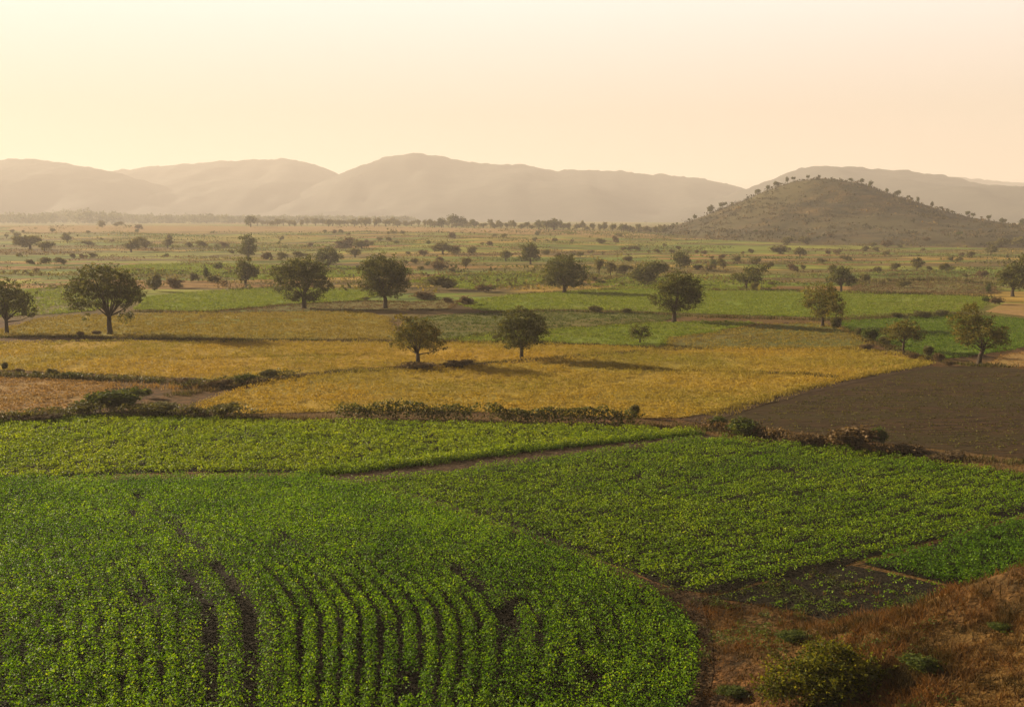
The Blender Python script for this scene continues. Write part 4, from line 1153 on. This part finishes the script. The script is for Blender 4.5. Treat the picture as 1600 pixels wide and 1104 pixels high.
yy = 215 * (960 / 215) ** rng.uniform(0, 1, 26000)
p = np.c_[rng.uniform(-.62, .62, len(yy)) * yy, yy]
fa = p[:, 1] / 300
dn = 1.1 * fbm(p[:, 0] / (55 * fa ** .5), p[:, 1] / (16 * fa ** .5), 180) + .5 * noise(p[:, 0] / 8, p[:, 1] / 8, 181)
k = rng.uniform(.05, 1.1, len(p)) < dn
p = p[k]
per = 7
size = np.repeat(rng.gamma(2.2, .36, len(p)).clip(.25, 2.2) * (.7 + .3 * p[:, 1] / 300), per)
q = np.repeat(z_at(p), per, 0); n = len(q)
q = q + rng.normal(0, 1, (n, 3)) * size[:, None] * np.array([1.0, .6, .22]); q[:, 2] += size * .3
Lf = size * .7 * rng.uniform(.6, 1.3, n)
V, Fq = leaf_quads(q, rand_dirs(n), rand_dirs(n, .7), Lf, Lf * .6)
rn = np.repeat(np.clip(.45 + .45 * fbm(p[:, 0] / 40, p[:, 1] / 20, 182) + rng.normal(0, .15, len(p)), 0, 1), per)
stuff('plain_scrub', V, Fq, M['plain_scrub'], np.repeat(np.clip(rn + rng.normal(0, .08, n), 0, 1), 4), 'low mixed scrub and tall grass between the far fields', 'scrub')

# ------------------------------------------------------------------ tree line at the edge of the plain
special = [(392, 355, 22, 19, 'round tree standing alone in the far tree line, left of the others'), (706, 356, 28, 21, 'largest broad tree of the far tree line'),
           (725, 356, 14, 17, 'tree touching the largest one of the far tree line'), (573, 354, 6, 15, 'slender upright tree of the far tree line'), (690, 356, 17, 16, 'tree just left of the largest in the far tree line'),
           (741, 357, 16, 15, 'round tree second right of the largest in the far tree line'), (866, 360, 38, 18, 'wide clump-like tree in the right part of the far tree line'), (842, 359, 20, 15, 'tree left of the wide clump-like one in the far tree line'), (974, 363, 16, 14, 'pointed tree near the right end of the far tree line')]
for px, py, ww, hh, lab in special:
    b = at(px, py)
    s = b[1] / (F_PX * cp)
    o = link('distant_tree', random.choice(RT), None, b)
    o.scale = (ww * s, ww * s, hh * s * 1.05)
    o.rotation_euler = (0, 0, random.uniform(0, 6.28))
    tag(o, lab, 'tree', 'trees of the far tree line')
x = 402
while x < 1046:
    py = np.interp(x, [400, 640, 800, 1000, 1046], [353.5, 354.5, 357.5, 362.5, 364]) + random.uniform(-1.5, .8)
    b = at(x, py)
    s = b[1] / (F_PX * cp)
    ww = random.uniform(8, 19); hh = random.uniform(8, 15) * (1 if 520 < x < 1000 else .85)
    o = link('distant_tree', random.choice(ST), None, b)
    o.scale = (ww * s, ww * s, hh * s * 1.05); o.rotation_euler = (0, 0, random.uniform(0, 6.28))
    part = 'left of the largest tree' if x < 690 else 'right of the largest tree'
    tag(o, 'small hazy tree of the far tree line, ' + part, 'tree', 'far tree line ' + part)
    x += random.uniform(5, 14)
# far hazy wood on the left: reads as one mass
parts = []
x = -60
rns = []
while x < 640:
    Y = random.uniform(1700, 2150)
    b = at_depth(x, 350, Y)
    z0 = float(H(b[0], Y))
    top = np.interp(x, [-60, 0, 60, 95, 135, 180, 240, 300, 400, 640], [16, 16, 15, 22, 23, 17, 13, 13, 11, 8]) * random.uniform(.75, 1.15)
    s = Y / F_PX
    hgt = 16 - z0 + 0 + (top - (10)) * s * .8 + 4
    hgt = max(6, hgt * .9)
    ww = random.uniform(9, 18)
    V, Fq, rn, c = crown_leaves([(b[0], Y, z0 + hgt * .5, ww, ww * .6, hgt * .5)], 26, 9, 3.2, 1.7)
    V[:, 2] = np.maximum(V[:, 2], z0 - .3)
    parts.append((V, Fq)); rns.append(rn)
    x += random.uniform(1.6, 4.5)
V, Fq = join(parts)
stuff('far_wood', V, Fq, M['tree_leaf'], np.concatenate(rns), 'pale hazy wood along the foot of the left mountains', 'wood')

# ------------------------------------------------------------------ mountains
def mountain(name, pts, D, label, front=900, back=700, seed=0, rough=3.0):
    pts = np.array(pts, float)
    xs = (pts[:, 0] - 800) * D / (F_PX * cp)
    zs = np.array([at_depth(x, y, D)[2] for x, y in pts])
    gx = np.arange(xs[0], xs[-1], D / 330.)
    zr = np.interp(gx, xs, zs)
    k = np.hanning(15); k /= k.sum()
    zr = np.convolve(np.pad(zr, 7, mode='edge'), k, 'valid')
    v = np.r_[np.linspace(-front, 0, 46), np.linspace(30, back, 14)]
    GX, GV = np.meshgrid(gx, v)
    t = np.where(GV <= 0, 1 + GV / front, 1 - GV / back)
    prof = np.where(GV <= 0, t ** 1.15, t ** 1.4)
    spur = fbm(GX / 210, GV / 500, seed, 3) * (np.clip(t * (1 - t) * 4, 0, 1)) * .30
    Z = zr[None, :] * np.clip(prof + spur * (GV < 0), 0, 1.2) - 4 * (t < .02)
    Z = Z + rough * noise(GX / 14, GV / 14, seed + 5) * t + rough * 1.2 * noise(GX / 45, GV / 45, seed + 6) * t
    V = np.c_[GX.ravel(), (GV + D).ravel(), Z.ravel()]
    idx = np.arange(GX.size).reshape(GX.shape)
    Fq = np.stack([idx[:-1, :-1], idx[:-1, 1:], idx[1:, 1:], idx[1:, :-1]], -1).reshape(-1, 4)
    tag(link(name, mesh_np(name, V, Fq, M['mountain'], smooth=True)), label, 'mountain', kind='structure')


mountain('mountain', [(-500, 290), (-300, 262), (-100, 268), (0, 252), (60, 247), (110, 254), (190, 268), (260, 288), (340, 318), (420, 345)], 3150, 'hazy mountain spur at the left edge', seed=1)
mountain('mountain', [(60, 330), (130, 285), (190, 267), (250, 261), (320, 254), (400, 250), (450, 247), (480, 252), (540, 272), (620, 305), (700, 345)], 3600, 'long hazy mountain ridge left of the highest peak', seed=2)
mountain('mountain', [(380, 345), (460, 305), (540, 272), (600, 248), (635, 239), (660, 238), (700, 245), (740, 255), (800, 258), (830, 259), (865, 268), (900, 265), (960, 267), (1040, 274), (1100, 281), (1150, 294), (1260, 320), (1380, 345)], 3300, 'highest hazy mountain with a long right shoulder', seed=3)
mountain('mountain', [(980, 345), (1040, 325), (1100, 312), (1150, 300), (1180, 287), (1230, 265), (1260, 259), (1310, 262), (1400, 266), (1450, 274), (1500, 283), (1600, 304), (1750, 330), (1850, 345)], 2750, 'hazy mountain behind the conical hill', seed=4)
mountain('mountain', [(1250, 330), (1380, 280), (1460, 275), (1520, 282), (1600, 287), (1750, 280), (1900, 300), (2100, 340)], 4400, 'palest mountain at the far right edge', seed=5)

# ------------------------------------------------------------------ haze: one closed box round camera and scene
HAZE = 0.00027
x0, x1, y0, y1, z0, z1 = -9000, 9000, -400, 8600, -8, 345
V = [(x0, y0, z0), (x1, y0, z0), (x1, y1, z0), (x0, y1, z0), (x0, y0, z1), (x1, y0, z1), (x1, y1, z1), (x0, y1, z1)]
Fq = [(0, 3, 2, 1), (4, 5, 6, 7), (0, 1, 5, 4), (1, 2, 6, 5), (2, 3, 7, 6), (3, 0, 4, 7)]
hm = bpy.data.materials.new('haze'); hm.use_nodes = True
nt = hm.node_tree; nt.nodes.clear()
out = nt.nodes.new('ShaderNodeOutputMaterial')
pv = nt.nodes.new('ShaderNodeVolumePrincipled')
pv.inputs['Color'].default_value = (0.985, 0.905, 0.865, 1)
pv.inputs['Density'].default_value = HAZE
pv.inputs['Anisotropy'].default_value = 0.10
nt.links.new(pv.outputs[0], out.inputs['Volume'])
tag(link('haze', mesh_np('haze', V, Fq, hm)), 'warm morning haze lying over the plain and mountains', 'haze', kind='stuff')
